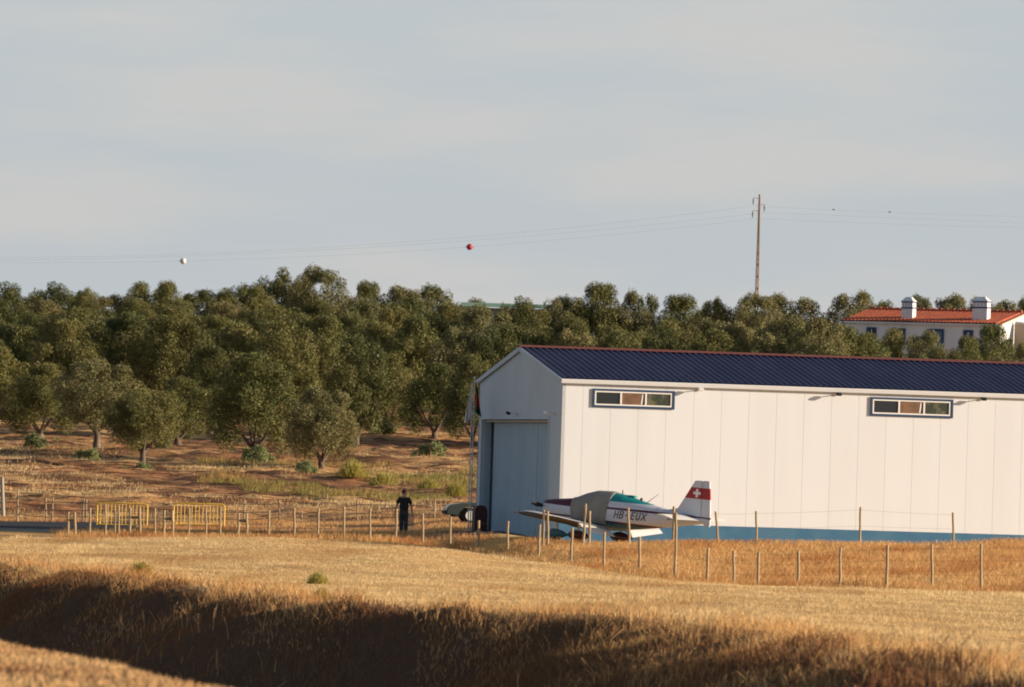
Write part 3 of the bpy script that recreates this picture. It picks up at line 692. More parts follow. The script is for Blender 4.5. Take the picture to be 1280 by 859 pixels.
# propeller
pr = MB().tube([(-.25, 0, 0), (-.12, 0, 0), (-.04, 0, 0), (0, 0, 0)], [.15, .12, .06, .005], 16).build('propeller', newmat('spinner', (.05, .06, .08), .35), plane, smooth=50)
pa = Matrix.Rotation(R(4), 3, 'X')
for s_ in (1, -1):
    vs = []; 
    for i in range(7):
        t = i/6; y = s_*(.08+.82*t); c = (.05+.06*math.sin(math.pi*min(1, t*1.1)))*(1 if t < .9 else .6); tw = R(45-32*t)
        for dx, dz in ((-c, 0), (0, .012), (c, 0), (0, -.012)):
            v = Vector((dx*math.sin(tw)+dz, y, dx*math.cos(tw)*s_)); vs.append(pa @ v+Vector((-.13, 0, 0)))
    MB().loft([vs[i*4:i*4+4] for i in range(7)]).build('blade', M_dark, pr, smooth=True)
# wings (rectangular, dihedral)
def aero(chord, th, n=9):
    up = []; lo = []
    for i in range(n):
        u = (1-math.cos(math.pi*i/(n-1)))/2; y = 5*th*(.2969*math.sqrt(u)-.126*u-.3516*u*u+.2843*u**3-.1015*u**4)
        up.append((u*chord, y*chord*1.15)); lo.append((u*chord, -y*chord*.75))
    return up+lo[-2:0:-1]
M_wing = livery('wing_paint', [], (.56, .56, .58)); M_wingu = newmat('wing_under_shade', (.07, .068, .068), .5)  # second material paints shade onto the underside of the white wing
def wing(s_):
    rs_ = []
    for yy, ch, le, tw in ((.48, 1.95, 1.45, 2), (1.2, 1.62, 1.72, 2), (4.35, 1.60, 1.74, 0), (4.60, 1.45, 1.82, 0), (4.68, 1.05, 2.0, 0)):
        zz = -.55+math.tan(R(5.0))*(yy-.48); th = .14 if yy < 4.4 else .11
        rs_.append([Vector((-(le+x), s_*yy, zz+z-x*math.tan(R(tw)))) for x, z in aero(ch, th)])
    o = MB().loft(rs_).build('wing', [M_wing, M_wingu], plane, smooth=45)
    for p_ in o.data.polygons:
        if p_.normal.z < .45: p_.material_index = 1  # downward and leading-edge faces take the painted shade
    # lowered flap behind the inboard trailing edge
    fl = []
    for yy in (.62, 2.75):
        zf_ = -.55+math.tan(R(5.0))*(yy-.48)-.06; c_, s2 = math.cos(R(36)), math.sin(R(36))
        fl.append([Vector((-(3.22+dx*c_+dz*s2), s_*yy, zf_-dx*s2+dz*c_)) for dx, dz in ((0, 0), (.03, .035), (.20, .03), (.42, .005), (.42, -.005), (.15, -.03), (.03, -.03))])
    MB().loft(fl).build('flap', M_wing, o, smooth=40)
    # aileron/flap gap and painted walkway stripes
    mb = MB()
    zz = lambda yy, dx: -.57+math.tan(R(5.0))*(yy-.48)+.062
    mb.box((-(1.72+1.27), s_*2.9, zz(2.9, 0)-.012), (.012, 3.0, .012), Matrix.Rotation(s_*R(5.0), 3, 'X')); mb.build('hinge_line', M_dark, o)
    MB().tube([(-1.72, s_*4.66, zz(4.66, 0)-.06), (-1.85, s_*4.72, zz(4.66, 0)-.06)], [.018, .012], 8).build('tip_light', newmat('tip_light', (.4, .02, .02) if s_ > 0 else (.02, .3, .08), .2), o)
    return o
wing(1); wing(-1)
# tail
MF = livery('fin_paint', [(0, .80, 1.20, (.34, .015, .02)), (0, .10, .17, MAR)], (.56, .61, .70))
def plate(poly, th, axis, name, mat, parent, taper=.5):
    """thin tapered solid from an outline in the x-z (fin) plane"""
    return MB().prism([(x, -th/2, z) for x, z in poly], (0, th, 0)).build(name, mat, parent, bevel=.012)
fin = plate([(-5.25, .30), (-5.7, .40), (-6.32, 1.44), (-6.62, 1.46), (-6.66, .05), (-6.0, .02)], .11, 'y', 'fin', MF, plane)
rud = plate([(-6.64, 1.46), (-6.90, 1.46), (-6.98, .86), (-7.05, .10), (-7.05, -.16), (-6.86, -.16), (-6.68, .02)], .075, 'y', 'rudder', MF, plane)
M_wcross = newmat('white_emblem', (.8, .8, .8), .5)
mb = MB()
for s_ in (1, -1):
    mb.box((-6.44, s_*.062, 1.0), (.095, .008, .30)); mb.box((-6.44, s_*.0625, 1.0), (.30, .008, .095))
mb.build('cross_emblem', M_wcross, fin)
MS = livery('tailplane_paint', [], (.80, .79, .76))
def stab(s_):
    rs_ = []
    for yy, ch, le in ((.10, .86, 5.84), (1.78, .76, 5.88), (1.88, .62, 5.96)): rs_.append([Vector((-(le+x), s_*yy, .17+z-.16*x)) for x, z in aero(ch, .10)])
    o = MB().loft(rs_).build('tailplane', MS, plane, smooth=45); return o
stab(1); stab(-1)
# antennas, beacon, vents on the spine
def zt_at(x): return sect(x)[1]
MB().tube([(-4.35, 0, zt_at(4.35)-.05), (-4.85, 0, zt_at(4.35)+.34)], [.014, .006], 6).build('antenna', M_dark, plane)
MB().box((-3.35, 0, zt_at(3.35)+.05), (.03, .02, .18)).build('antenna', M_dark, plane)
MB().box((-3.75, 0, zt_at(3.75)+.02), (.34, .22, .07)).build('roof_vent', newmat('teal_vent', TEAL, .4), plane, bevel=.02)
MB().lathe([(.05, 0), (.05, .06), (.03, .10), (.001, .11)], 10, c=(-4.15, 0, zt_at(4.15)-.01)).build('beacon', M_redc, plane)
# cabin window behind the cover edge
# landing gear: wheel, leg, fairing reaching the ground
def gear(x, y, mat, name='landing_gear'):
    zroot = -.45+(.1 if y else 0)
    w = PM @ Vector((-x, y, 0)); gzv = g1(w.x, w.y); zl_ = -(w.z-gzv)/PM[2][2]   # local z of the ground
    r = .19; o = MB().tube([(-x, y, zroot), (-x+.02, y, zl_+r)], [.05, .035], 8).build(name, newmat('gear_leg', (.6, .6, .6), .4), plane)
    MB().lathe([(.06, -.075), (r*.85, -.075), (r, -.04), (r, .04), (r*.85, .075), (.06, .075)], 18, c=(-x, y, zl_+r), M=Matrix.Rotation(R(90), 3, 'X')).build('wheel', M_dark, o, smooth=50)
    rs_ = []
    for i in range(9):
        t = i/8; xx_ = .42-.95*t; e = max(.05, math.sin(math.pi*min(1, (t*.92+.06))**.8)) ; rs_.append([Vector((-x+xx_, y+.13*e*math.cos(a), zl_+r*1.35+.19*e*math.sin(a))) for a in [2*math.pi*k/12 for k in range(12)]])
    MB().loft(rs_).build('wheel_fairing', mat, o, smooth=60)
gear(.75, 0, newmat('teal_fairing', (.03, .13, .17), .45)); gear(2.55, 1.5, newmat('maroon_fairing', (.06, .018, .02), .45)); gear(2.55, -1.5, newmat('maroon_fairing', (.06, .018, .02), .45))
# registration on the port side
GL = {'H': [((0, 0), (0, 1)), ((1, 0), (1, 1)), ((0, .5), (1, .5))],
      'B': [((0, 0), (0, 1)), ((0, 1), (.72, 1)), ((.72, 1), (.95, .88)), ((.95, .88), (.95, .64)), ((.95, .64), (.72, .52)), ((0, .52), (.75, .52)), ((.72, .52), (1, .38)), ((1, .38), (1, .13)), ((1, .13), (.75, 0)), ((0, 0), (.75, 0))],
      '-': [((0, .47), (1, .47))], 'E': [((0, 0), (0, 1)), ((0, 1), (1, 1)), ((0, .52), (.85, .52)), ((0, 0), (1, 0))],
      'U': [((0, 1), (0, .2)), ((0, .2), (.25, 0)), ((.25, 0), (.75, 0)), ((.75, 0), (1, .2)), ((1, .2), (1, 1))], 'X': [((0, 0), (1, 1)), ((0, 1), (1, 0))]}
mb = MB(); LH, LZ, SW, k_ = .235, -.155, .026, 0
for ch, xa, wd in (('H', 3.40, .12), ('B', 3.60, .12), ('-', 3.83, .07), ('E', 4.06, .11), ('U', 4.25, .12), ('X', 4.45, .15)):
    for (u0, v0), (u1, v1) in GL[ch]:
        k_ += 1; p0 = Vector((xa+u0*wd+.05*v0, LZ+v0*LH)); p1 = Vector((xa+u1*wd+.05*v1, LZ+v1*LH)); d = (p1-p0).normalized(); n_ = Vector((-d.y, d.x))*SW*.72; e = d*SW*.6
        q4 = [p0-e-n_, p1+e-n_, p1+e+n_, p0-e+n_]
        mb.add([(-q.x, side_y(q.x, q.y, .006+.0004*k_), q.y) for q in q4], [(0, 1, 2, 3)])
tm_o = mb.build('tmp_letters', M_dark); tm = tm_o.data; tm.name = 'registration_lettering'; bpy.data.objects.remove(tm_o); tm.materials.clear(); tm.materials.append(newmat('black_letter', (.02, .02, .025), .5))
import bmesh
lo = bpy.data.objects.new('registration_lettering', tm); COL.objects.link(lo); lo.parent = plane
MB().box((-5.45, side_y(5.45, .0, .004), -.02), (.2, .006, .06), Matrix.Rotation(R(-12), 3, 'Z')).build('small_placard', newmat('placard', (.25, .26, .28), .5), plane)

# ------------------------------------------------------------------ car beyond the hangar
M_car = newmat('car_paint', (.055, .072, .065), .25, spec=.6); M_tyre = newmat('tyre', (.015, .015, .015), .8); M_rim = newmat('rim', (.8, .8, .78), .4, metal=.0)
cp = P(555.5, 650.5, 381); carz = g1(cp.x+1, 381); dzc = P(555.5, 650, 381).z
car = empty('parked_car', (cp.x, 381, min(carz, dzc)), R(6))
tag(car, 'grey green car partly hidden behind the hangar corner', 'car')
# side profile, x from bumper to the hidden rear
prof_t = [(0, .38), (.02, .58), (.14, .72), (.6, .80), (1.25, .84), (1.75, 1.18), (2.1, 1.30), (3.0, 1.32), (3.6, 1.05), (4.1, .92), (4.2, .5), (4.15, .32)]
prof_b = [(3.75, .30), (3.72, .45), (3.55, .62), (3.25, .66), (2.95, .6), (2.8, .42), (2.78, .28), (1.42, .28), (1.40, .45), (1.25, .62), (.98, .68), (.70, .62), (.52, .45), (.48, .30), (.05, .32)]
MB().prism([(x, -.80, z) for x, z in prof_t+prof_b], (0, 1.6, 0)).build('car_body', M_car, car, bevel=.03)
MB().box((.9, 0, .4), (1.2, 1.5, .3)).box((2.6, 0, .4), (2.6, 1.4, .25)).build('underbody', M_tyre, car)
MB().prism([(1.45, -.812, .88), (1.85, -.812, 1.16), (2.15, -.812, 1.24), (2.95, -.812, 1.24), (3.4, -.812, .92)], (0, .01, 0)).build('side_window', M_glass, car)
MB().box((0.0, 0, .42), (.10, 1.5, .14)).build('bumper', M_tyre, car, bevel=.02)
MB().box((.06, -.6, .60), (.08, .3, .12)).build('headlight', M_alu, car, bevel=.02)
for x in (.95, 3.25):
    for s_ in (-1, 1):
        wo = MB().lathe([(.1, -.09), (.27, -.09), (.31, -.05), (.31, .05), (.27, .09), (.1, .09)], 20, c=(x, s_*.72, .31), M=Matrix.Rotation(R(90), 3, 'X')).build('wheel', M_tyre, car, smooth=50)
        MB().lathe([(.001, -.1), (.19, -.105), (.2, -.09), (.2, .09), (.19, .105), (.001, .1)], 16, c=(x, s_*.722, .31), M=Matrix.Rotation(R(90), 3, 'X')).build('rim', M_rim, wo, smooth=40)

# ------------------------------------------------------------------ fences
M_post = newmat('wooden_post', (.44, .34, .21), .9, noise=(4, (.28, .21, .13), .4, .6, (1, 1, .3)), bump=(9, .6, .02))
M_postg = newmat('grey_post', (.38, .37, .30), .9, noise=(4, (.28, .25, .19), .4, .6, (1, 1, .3)))
M_wire = newmat('fence_wire', (.20, .17, .14), .6, metal=.4)
def post_mesh(seed):
    rs = random.Random(seed); mb = MB(); pts = []; rd = []
    for i in range(6):
        t = i/5; pts.append((.012*rs.uniform(-1, 1), .012*rs.uniform(-1, 1), t)); rd.append(.050*rs.uniform(.88, 1.08)*(1-.12*t))
    mb.tube(pts, rd, 9); o = mb.build('post', M_post, None, smooth=60); return o
PMESH = []
for i in range(5):
    o = post_mesh(i); PMESH.append(o.data); bpy.data.objects.remove(o)
def fence(name, label, posts, Yf, wires=(0.35, .65, .92), thick=1.0, wire=True, sink=.25, wr=.0028):
    """posts: (x top, y top, x bottom, y bottom) in photo pixels, bottoms at the visible foot"""
    first = posts[0]; base = on_ground(first[2], Yf(first[2])); root = empty(name, base); pts = []
    for i, (xt, yt_, xb, yb_) in enumerate(posts):
        Y_ = Yf(xb); g = on_ground(xb, Y_); top = P(xt, yt_, Y_); foot = Vector((P(xb, yb_, Y_).x, Y_, min(g.z, P(xb, yb_, Y_).z)-sink))
        # keep the lean: extend the line down to the ground
        o = bpy.data.objects.new('post', PMESH[i % 5]); COL.objects.link(o); o.parent = root
        d = top-foot; q_ = d.to_track_quat('Z', 'Y'); o.rotation_mode = 'QUATERNION'; o.rotation_quaternion = q_
        o.location = foot-base; o.scale = (thick, thick, d.length); pts.append((foot+Vector((0, 0, sink)), top))
    if wire:
        for h in wires:
            mb = MB(); line = []
            for i, (f_, t_) in enumerate(pts):
                p = f_.lerp(t_, h)+Vector((.0, -.05, 0))-base
                if line:
                    for u in (.33, .66): 
                        m = line_last.lerp(p, u); m.z -= .02; line.append(m)
                line.append(p); line_last = p
            mb.tube(line, wr, 4, cap=False); mb.build('wire', M_wire, root)
    return root, pts
Ynear = lambda q: float(np.interp(q, QN, YF))
near = [(336, 638.5, 336, 667), (368, 635, 368, 666), (398, 635, 397.5, 667), (430, 633.6, 429.5, 667), (462.6, 636, 462.6, 669), (495.4, 636, 495, 675), (528.6, 641.7, 528.4, 679), (563, 646, 562.6, 683), (598.3, 650.8, 598, 688), (635, 651.5, 634, 695), (675.2, 655.7, 672.6, 699), (715.2, 659.6, 713.8, 705), (755.3, 665, 754.8, 712), (799.4, 671, 799, 719), (845, 675.8, 843.5, 723), (884.6, 684.5, 884, 732), (917.4, 688.4, 917, 733), (948, 689.7, 947.6, 733), (998, 689, 997.6, 734), (1050.5, 685, 1050, 735), (1109, 681.5, 1108.4, 735), (1165, 681, 1165, 735), (1226, 680, 1227, 735), (1288, 679, 1288, 736)]
f1, _ = fence('field_fence', 'long near wire fence of wooden posts curving past the plane', near, Ynear)
tag(f1, cat='fence')
up = [(679.5, 638, 679.5, 675), (684.8, 639, 685, 677), (732.4, 630, 728.8, 675), (737, 639, 736.6, 676), (785, 634.6, 787.6, 677), (842, 633, 841.8, 676), (845.2, 641, 845, 677)]
f2, _ = fence('apron_fence', 'wooden posts with wire standing right in front of the plane', up, lambda q: 336.5, wires=(.4, .85)); tag(f2, cat='fence')
up2 = [(894.2, 639.5, 899.2, 677), (945.4, 639, 946, 676), (1075.4, 634, 1075.2, 674), (1191.2, 640.8, 1192, 677)]
f3, _ = fence('wall_fence', 'sparse leaning posts with faint wire along the blue plinth', up2, lambda q: 336.5, wires=(.5, .93), thick=.9); tag(f3, cat='fence')
left = [(112.4, 635, 112.4, 672), (132, 630, 132, 669), (144, 639, 144, 668), (148.4, 633, 148.2, 668), (193.6, 635, 193.6, 672), (236.3, 635, 236.2, 672), (257.6, 637, 257.6, 671), (275.5, 635, 275.4, 672)]
f4, _ = fence('paddock_fence', 'short wooden posts in front of the yellow barriers', left, lambda q: 350, wires=(.55,), thick=.85); tag(f4, cat='fence')
# H braced post pairs
for (xa, xb, top, bot, lab) in ((85, 93.6, 640, 672, 'leftmost pale braced post pair beside the road end'), (162.4, 174.8, 635, 671, 'braced post pair before the left yellow barrier'), (205, 215.7, 638, 671, 'braced post pair between the two yellow barriers'), (298, 308.6, 641.5, 671, 'braced post pair right of the yellow barriers')):
    r, pts = fence('braced_posts', lab, [(xa, top, xa, bot), (xb, top+.5, xb, bot)], lambda q: 350, wire=False, thick=1.15); tag(r, lab, 'fence posts', 'braced post pairs of the left fence')
    a = pts[0][0].lerp(pts[0][1], .68)-r.location; c = pts[1][0].lerp(pts[1][1], .68)-r.location
    MB().tube([a, c], .05, 8).build('cross_rail', newmat('dark_rail', (.10, .075, .055), .9), r)
tag(f1, 'long near wire fence of wooden posts curving past the plane', 'fence')
tag(f2, 'wooden posts with wire standing right in front of the plane', 'fence')
tag(f3, 'sparse leaning posts with faint wire along the blue plinth', 'fence')
tag(f4, 'short wooden posts in front of the yellow barriers', 'fence')
far = [(22, 613.5, 22, 655), (57.5, 623, 57.4, 656), (66, 622, 65, 655.5), (104.8, 623, 103.6, 656), (107.9, 624, 107.4, 655), (305.4, 624.8, 305.2, 660), (349.4, 624.5, 348.8, 657), (377, 640, 377, 658), (446.7, 625, 446.5, 662), (543.6, 625.5, 542.6, 664)]
f5, pf = fence('roadside_fence', 'thin pale far posts with dark wires behind the road', far, lambda q: 391, wires=(.3, .55, .85), thick=.8, sink=.3, wr=.014); tag(f5, 'thin pale far posts with dark wires behind the road', 'fence')
lp = on_ground(4.6, 400); o = empty('leaning_post', lp); tp = P(2.6, 597, 400)-lp
MB().tube([(0, 0, -.3), tuple(tp)], [.09, .07], 9).build('post', newmat('pale_post', (.34, .33, .27), .9), o, smooth=60)
MB().tube([tuple(tp*.97), tuple(tp*1.02)], [.085, .05], 9).build('post_cap', M_postg, o); tag(o, 'thick pale leaning post at the far left edge', 'post')

# yellow crowd barriers
M_yel = newmat('yellow_paint', (.74, .46, .05), .5)
def barrier(xa, xb, top, bot, Y_, lab):
    a = P(xa, top, Y_); c = P(xb, top+(xb-xa)*ROLL*.6, Y_); w = c.x-a.x; foot = on_ground((xa+xb)/2, Y_); z0 = foot.z; r = empty('crowd_barrier', (a.x, Y_, z0)); H_ = a.z-z0
    zb = H_-(bot-top)/F*Y_
    mb = MB(); k = .1
    mb.tube([(0, 0, 0), (0, 0, H_-k), (.03, 0, H_-.03), (k, 0, H_), (w-k, 0, H_), (w-.03, 0, H_-.03), (w, 0, H_-k), (w, 0, 0)], .03, 8); mb.build('frame', M_yel, r, smooth=60)
    mb = MB(); mb.tube([(0, 0, zb), (w, 0, zb)], .024, 8); mb.build('bottom_rail', M_yel, r)
    mb = MB(); n = 14
    for i in range(1, n): mb.tube([(w*i/n, 0, zb), (w*i/n, 0, H_)], .017, 6)
    mb.build('bars', M_yel, r)
    for x in (.12, w-.12): MB().tube([(x, -.28, .03), (x, 0, .12), (x, .28, .03)], .02, 6).build('foot', M_yel, r)
    tag(r, lab, 'barrier', 'yellow barriers by the road')
barrier(121.8, 184.5, 628.3, 655, 380, 'yellow tubular crowd barrier, the left one by the road')
barrier(217.5, 281, 628.9, 655, 380, 'yellow tubular crowd barrier, the right one of the pair')

# ------------------------------------------------------------------ person (seen from behind, head turned right)
M_skin = newmat('skin', (.58, .34, .25), .6); M_shirt = newmat('black_shirt', (.02, .022, .024), .9); M_trou = newmat('dark_trousers', (.035, .04, .05), .9); M_hair = newmat('reddish_hair', (.13, .035, .03), .9); M_shoe = newmat('shoe', (.02, .018, .016), .7)
def skin(name, verts, edges, rad, mat, parent, root=0, sub=2):
    me = bpy.data.meshes.new(name); me.from_pydata(verts, edges, []); o = bpy.data.objects.new(name, me); COL.objects.link(o)
    o.modifiers.new('s', 'SKIN'); o.data.skin_vertices  # layer made by modifier
    for i, r in enumerate(rad):
        sv = me.skin_vertices[0].data[i]; sv.radius = r if isinstance(r, tuple) else (r, r); sv.use_root = (i == root)
    mo = o.modifiers.new('d', 'SUBSURF'); mo.levels = sub; mo.render_levels = sub
    dg = bpy.context.evaluated_depsgraph_get(); m2 = bpy.data.meshes.new_from_object(o.evaluated_get(dg)); bpy.data.objects.remove(o)
    m2.name = name; m2.materials.clear(); m2.materials.append(mat); m2.polygons.foreach_set('use_smooth', [True]*len(m2.polygons))
    n = bpy.data.objects.new(name, m2); COL.objects.link(n)
    if parent: n.parent = parent
    return n
pp = on_ground(504, 366); pp.z = max(pp.z, P(504, 669, 366).z-.02)
per = empty('person', pp, 0); tag(per, 'person in black t-shirt and dark trousers walking with arms down', 'person')
J = [(0, 0, .93), (0, 0, 1.12), (0, .01, 1.32), (0, .01, 1.44), (0, -.01, 1.54), (.0, -.02, 1.63), (.0, -.01, 1.72)]
E = [(0, 1), (1, 2), (2, 3), (3, 4), (4, 5), (5, 6)]
RD = [(.15, .11), (.14, .10), (.17, .11), (.09, .08), (.052, .055), (.075, .09), (.06, .07)]
def chain(frm, pts, rads):
    for p, r in zip(pts, rads): J.append(p); RD.append(r); E.append((frm, len(J)-1)); frm = len(J)-1
    return frm
chain(0, [(-.08, 0, .86), (-.09, .04, .50), (-.085, -.02, .10), (-.09, .12, .05)], [.095, .065, .045, .035])
chain(0, [(.08, 0, .86), (.095, .0, .50), (.09, -.04, .10), (.10, .09, .05)], [.095, .065, .045, .035])
for s_, sw in ((1, .02), (-1, -.02)):
    w = chain(2, [(s_*.17, 0, 1.39), (s_*.235, -.01, 1.30), (s_*.29, .0+sw, 1.10), (s_*.335, .05+sw, .87), (s_*.345, .06+sw, .80)], [.07, .058, .048, .036, (.034, .022)])
    hx, hy, hz = J[w]
    for k_, (dx, ln) in enumerate(((-.028, .065), (-.01, .08), (.008, .082), (.024, .07))):
        chain(w, [(hx+dx*.5, hy+dx*.9, hz-.035), (hx+dx*.6, hy+dx+.01, hz-.05-ln*.4), (hx+dx*.5-s_*.008, hy+dx+.018, hz-.05-ln)], [.009, .008, .007])
    chain(w, [(hx-s_*.012, hy+.03, hz-.0), (hx-s_*.018, hy+.05, hz-.035), (hx-s_*.02, hy+.052, hz-.06)], [.011, .009, .008])
body = skin('body', J, E, RD, M_skin, per)
skin('shirt', [(0, 0, .90), (0, 0, 1.08), (0, .01, 1.33), (0, .01, 1.45), (-.18, 0, 1.40), (-.245, -.01, 1.29), (-.275, 0, 1.17), (.18, 0, 1.40), (.245, -.01, 1.29), (.275, 0, 1.17)], [(0, 1), (1, 2), (2, 3), (2, 4), (4, 5), (5, 6), (2, 7), (7, 8), (8, 9)], [(.21, .16), (.195, .14), (.19, .13), (.09, .085), .09, .078, .075, .09, .078, .075], M_shirt, per)
skin('trousers', [(0, 0, 1.06), (0, 0, .90), (-.085, 0, .80), (-.09, .04, .50), (-.085, -.02, .06), (.085, 0, .80), (.095, 0, .50), (.09, -.04, .06)], [(0, 1), (1, 2), (2, 3), (3, 4), (1, 5), (5, 6), (6, 7)], [(.17, .13), (.18, .13), .115, .095, .085, .115, .095, .085], M_trou, per)
hd = MB(); n = 14   # head shape with nose and ears, turned to the right
def ell(c, r, name, mat, par, zmin=-9, M=None):
    vs = []; rings = []
    for i in range(9):
        a = -math.pi/2+math.pi*i/8; rings.append([Vector((r[0]*math.cos(a)*math.cos(t), r[1]*math.cos(a)*math.sin(t), max(zmin, r[2]*math.sin(a)))) for t in [2*math.pi*k/n for k in range(n)]])
    rings = [[(M @ v if M else v)+Vector(c) for v in g] for g in rings]; return MB().loft(rings).build(name, mat, par, smooth=True)
tr = Matrix.Rotation(R(-55), 3, 'Z')
fc = ell((0.01, 0, 1.645), (.078, .095, .115), 'face', M_skin, per, M=tr)
nose = MB(); nose.tube([tr @ Vector((0, .09, .0))+Vector((0, 0, 1.65)), tr @ Vector((0, .115, -.02))+Vector((0, 0, 1.64))], [.012, .016], 6).build('nose', M_skin, fc)
for s_ in (-1, 1):
    MB().lathe([(.001, -.006), (.010, 0), (.001, .006)], 8, c=tr @ Vector((s_*.032, .088, .01))+Vector((0, 0, 1.66))).build('eye', M_dark, fc)
    MB().box(tr @ Vector((s_*.082, -.005, 0))+Vector((0, 0, 1.645)), (.018, .035, .055)).build('ear', M_skin, fc, bevel=.006)
MB().box(tr @ Vector((0, .092, -.055))+Vector((0, 0, 1.645)), (.045, .008, .01), tr).build('mouth', M_redc, fc)
ell(tr @ Vector((0, -.022, .022))+Vector((.0, 0, 1.66)), (.088, .098, .108), 'hair', M_hair, per, M=tr)
for s_, y0_ in ((-1, .04), (1, .02)): MB().box((s_*.09, y0_, .045), (.10, .27, .09)).build('shoe', M_shoe, per, bevel=.03)
per.scale = (.97, .97, .96)
bpy.context.view_layer.update()

# ------------------------------------------------------------------ house on the hill
M_hw = newmat('whitewash', (.80, .80, .80), .85, noise=(.8, (.70, .70, .71), .35, .65, (1, 1, .4))); M_tile = newmat('terracotta', (.52, .12, .05), .85, noise=(2.6, (.33, .09, .05), .35, .65, (1, 1, 1)))
M_band = newmat('blue_band', (.03, .04, .16), .7); M_stone = newmat('beige_plaster', (.40, .33, .26), .9)
PSI = R(23); HYd = 612.0
hc = P(1251.5, 405.5, HYd)                      # front right eave corner
HDep = 8.8; ux = Vector((math.cos(PSI), -math.sin(PSI), 0)); HL = (P(1251.5, 405.5, HYd).x-P(1058.5, 401.3, HYd).x)/math.cos(PSI)
# local frame: x towards the left end along the front, y into depth
HMm = Matrix(((-math.cos(PSI), math.sin(PSI), 0, hc.x), (math.sin(PSI), math.cos(PSI), 0, hc.y), (0, 0, 1, 0), (0, 0, 0, 1)))
Rm = Matrix.Rotation(-PSI, 4, 'Z'); HMm = Matrix.Translation((hc.x, hc.y, 0)) @ Rm      # local -x runs to the left end, +y into depth
zev = hc.z; zbase = g1(hc.x, hc.y)-1.5; zrd = zev+.80
house = empty('farmhouse', M=HMm @ Matrix.Translation((0, 0, zbase+1.5)))
tag(house, 'white farmhouse with orange tiled roof and two big chimneys on the hill', 'house')
OZ = -(zbase+1.5)
def hz(z): return z+OZ
print('house eave', zev, 'ground', zbase+1.5, 'len', HL)
mb = MB(); mb.prism([(-.05, 0, hz(zbase)), (-.05, HDep, hz(zbase)), (-.05, HDep, hz(zev)), (-.05, HDep/2, hz(zrd-.06)), (-.05, 0, hz(zev))], (-HL+.1, 0, 0)); mb.build('wall', M_hw, house)
# tiled roof: rows of half-round tiles running down the slope
def tiles(y0_, y1_, z0, z1):
    pitch_ = .24; n = int(HL/pitch_); vs = []; prof = []
    for i in range(n):
        x = -HL-.1+i*pitch_
        for k in range(5): a = math.pi*k/5; prof.append((x+.10-.10*math.cos(a), .09*math.sin(a)))
        prof.append((x+.2, 0))
    prof.append((.12, 0)); rows = 12; vs = []
    for j in range(rows+1):
        t = j/rows
        for st in ((0,) if j in (0, rows) else (0, 1)):
            for x, h in prof: vs.append((x, y0_+(y1_-y0_)*t+(0.001 if st else 0), hz(z0+(z1-z0)*t)+h+(-.025 if st else .0)+.03))
    m = len(prof); R_ = len(vs)//m
    return vs, [(r*m+i, r*m+i+1, (r+1)*m+i+1, (r+1)*m+i) for r in range(R_-1) for i in range(m-1)]
mb = MB(); mb.add(*tiles(-.25, HDep/2, zev-.03, zrd)); mb.add(*tiles(HDep+.25, HDep/2, zev-.03, zrd)); hr = mb.build('roof', M_tile, house)
mb = MB()
for i in range(int(HL/.42)): x = -HL+i*.42; mb.tube([(x, HDep/2, hz(zrd)+.09), (x+.41, HDep/2, hz(zrd)+.12)], [.10, .13], 8)
mb.build('ridge_tiles', M_tile, hr)
sl_ = math.atan((zrd-zev)/(HDep/2))
mb = MB()
for x in (.03,):
    for s_ in (1, -1): mb.box((x, HDep/2-s_*HDep/4, hz((zrd+zev)/2)-.03), (.16, HDep/2/math.cos(sl_)+.2, .12), Matrix.Rotation(s_*sl_, 3, 'X'))
mb.build('verge', newmat('verge_plaster', (.72, .52, .40), .8), hr)
MB().box((-HL/2, -.12, hz(zev)-.07), (HL, .2, .10)).build('eave_cornice', M_hw, house)
def chimney(px0, px1, pbot, ptop, yl_):
    o_ = house.matrix_world.inverted()
    c0 = P(px0, pbot, HYd+1.0); c1 = P(px1, pbot, HYd+1.0)
    w = (c1.x-c0.x)*.80; xc = (o_ @ ((c0+c1)/2)).x; yc = yl_; wp = HMm @ Vector((xc, yc, 0)); d = wp.y
    ztop = hz(P(px0, ptop, d).z); z0 = hz(zev)+(zrd-zev)*yc/(HDep/2)-.3
    r = MB().box((xc, yc, (z0+ztop-.28)/2), (w, .62, ztop-.28-z0)).build('chimney', M_hw, hr)
    t = ztop-.28; cap = MB().add([(xc-w/2-.05, yc-.36, t), (xc+w/2+.05, yc-.36, t), (xc+w/2+.05, yc+.36, t), (xc-w/2-.05, yc+.36, t), (xc-w/4, yc-.1, ztop), (xc+w/4, yc-.1, ztop), (xc+w/4, yc+.1, ztop), (xc-w/4, yc+.1, ztop)],
        [(0, 3, 2, 1), (4, 5, 6, 7), (0, 1, 5, 4), (1, 2, 6, 5), (2, 3, 7, 6), (3, 0, 4, 7)]).build('chimney_cap', M_hw, hr)
    for z in (t-.04, t-.42): MB().box((xc, yc, z), (w+.05, .67, .09)).build('chimney_band', M_band, hr)
    mb = MB()
    for i in range(4): mb.box((xc-w/2+w*(i+.5)/4, yc-.312, t-.23), (.06, .01, .22))
    mb.build('chimney_slots', newmat('lavender_slot', (.35, .36, .5), .8), hr)
chimney(1105, 1123.5, 397, 370.5, 1.3); chimney(1207.5, 1232, 399, 370.5, 1.3)
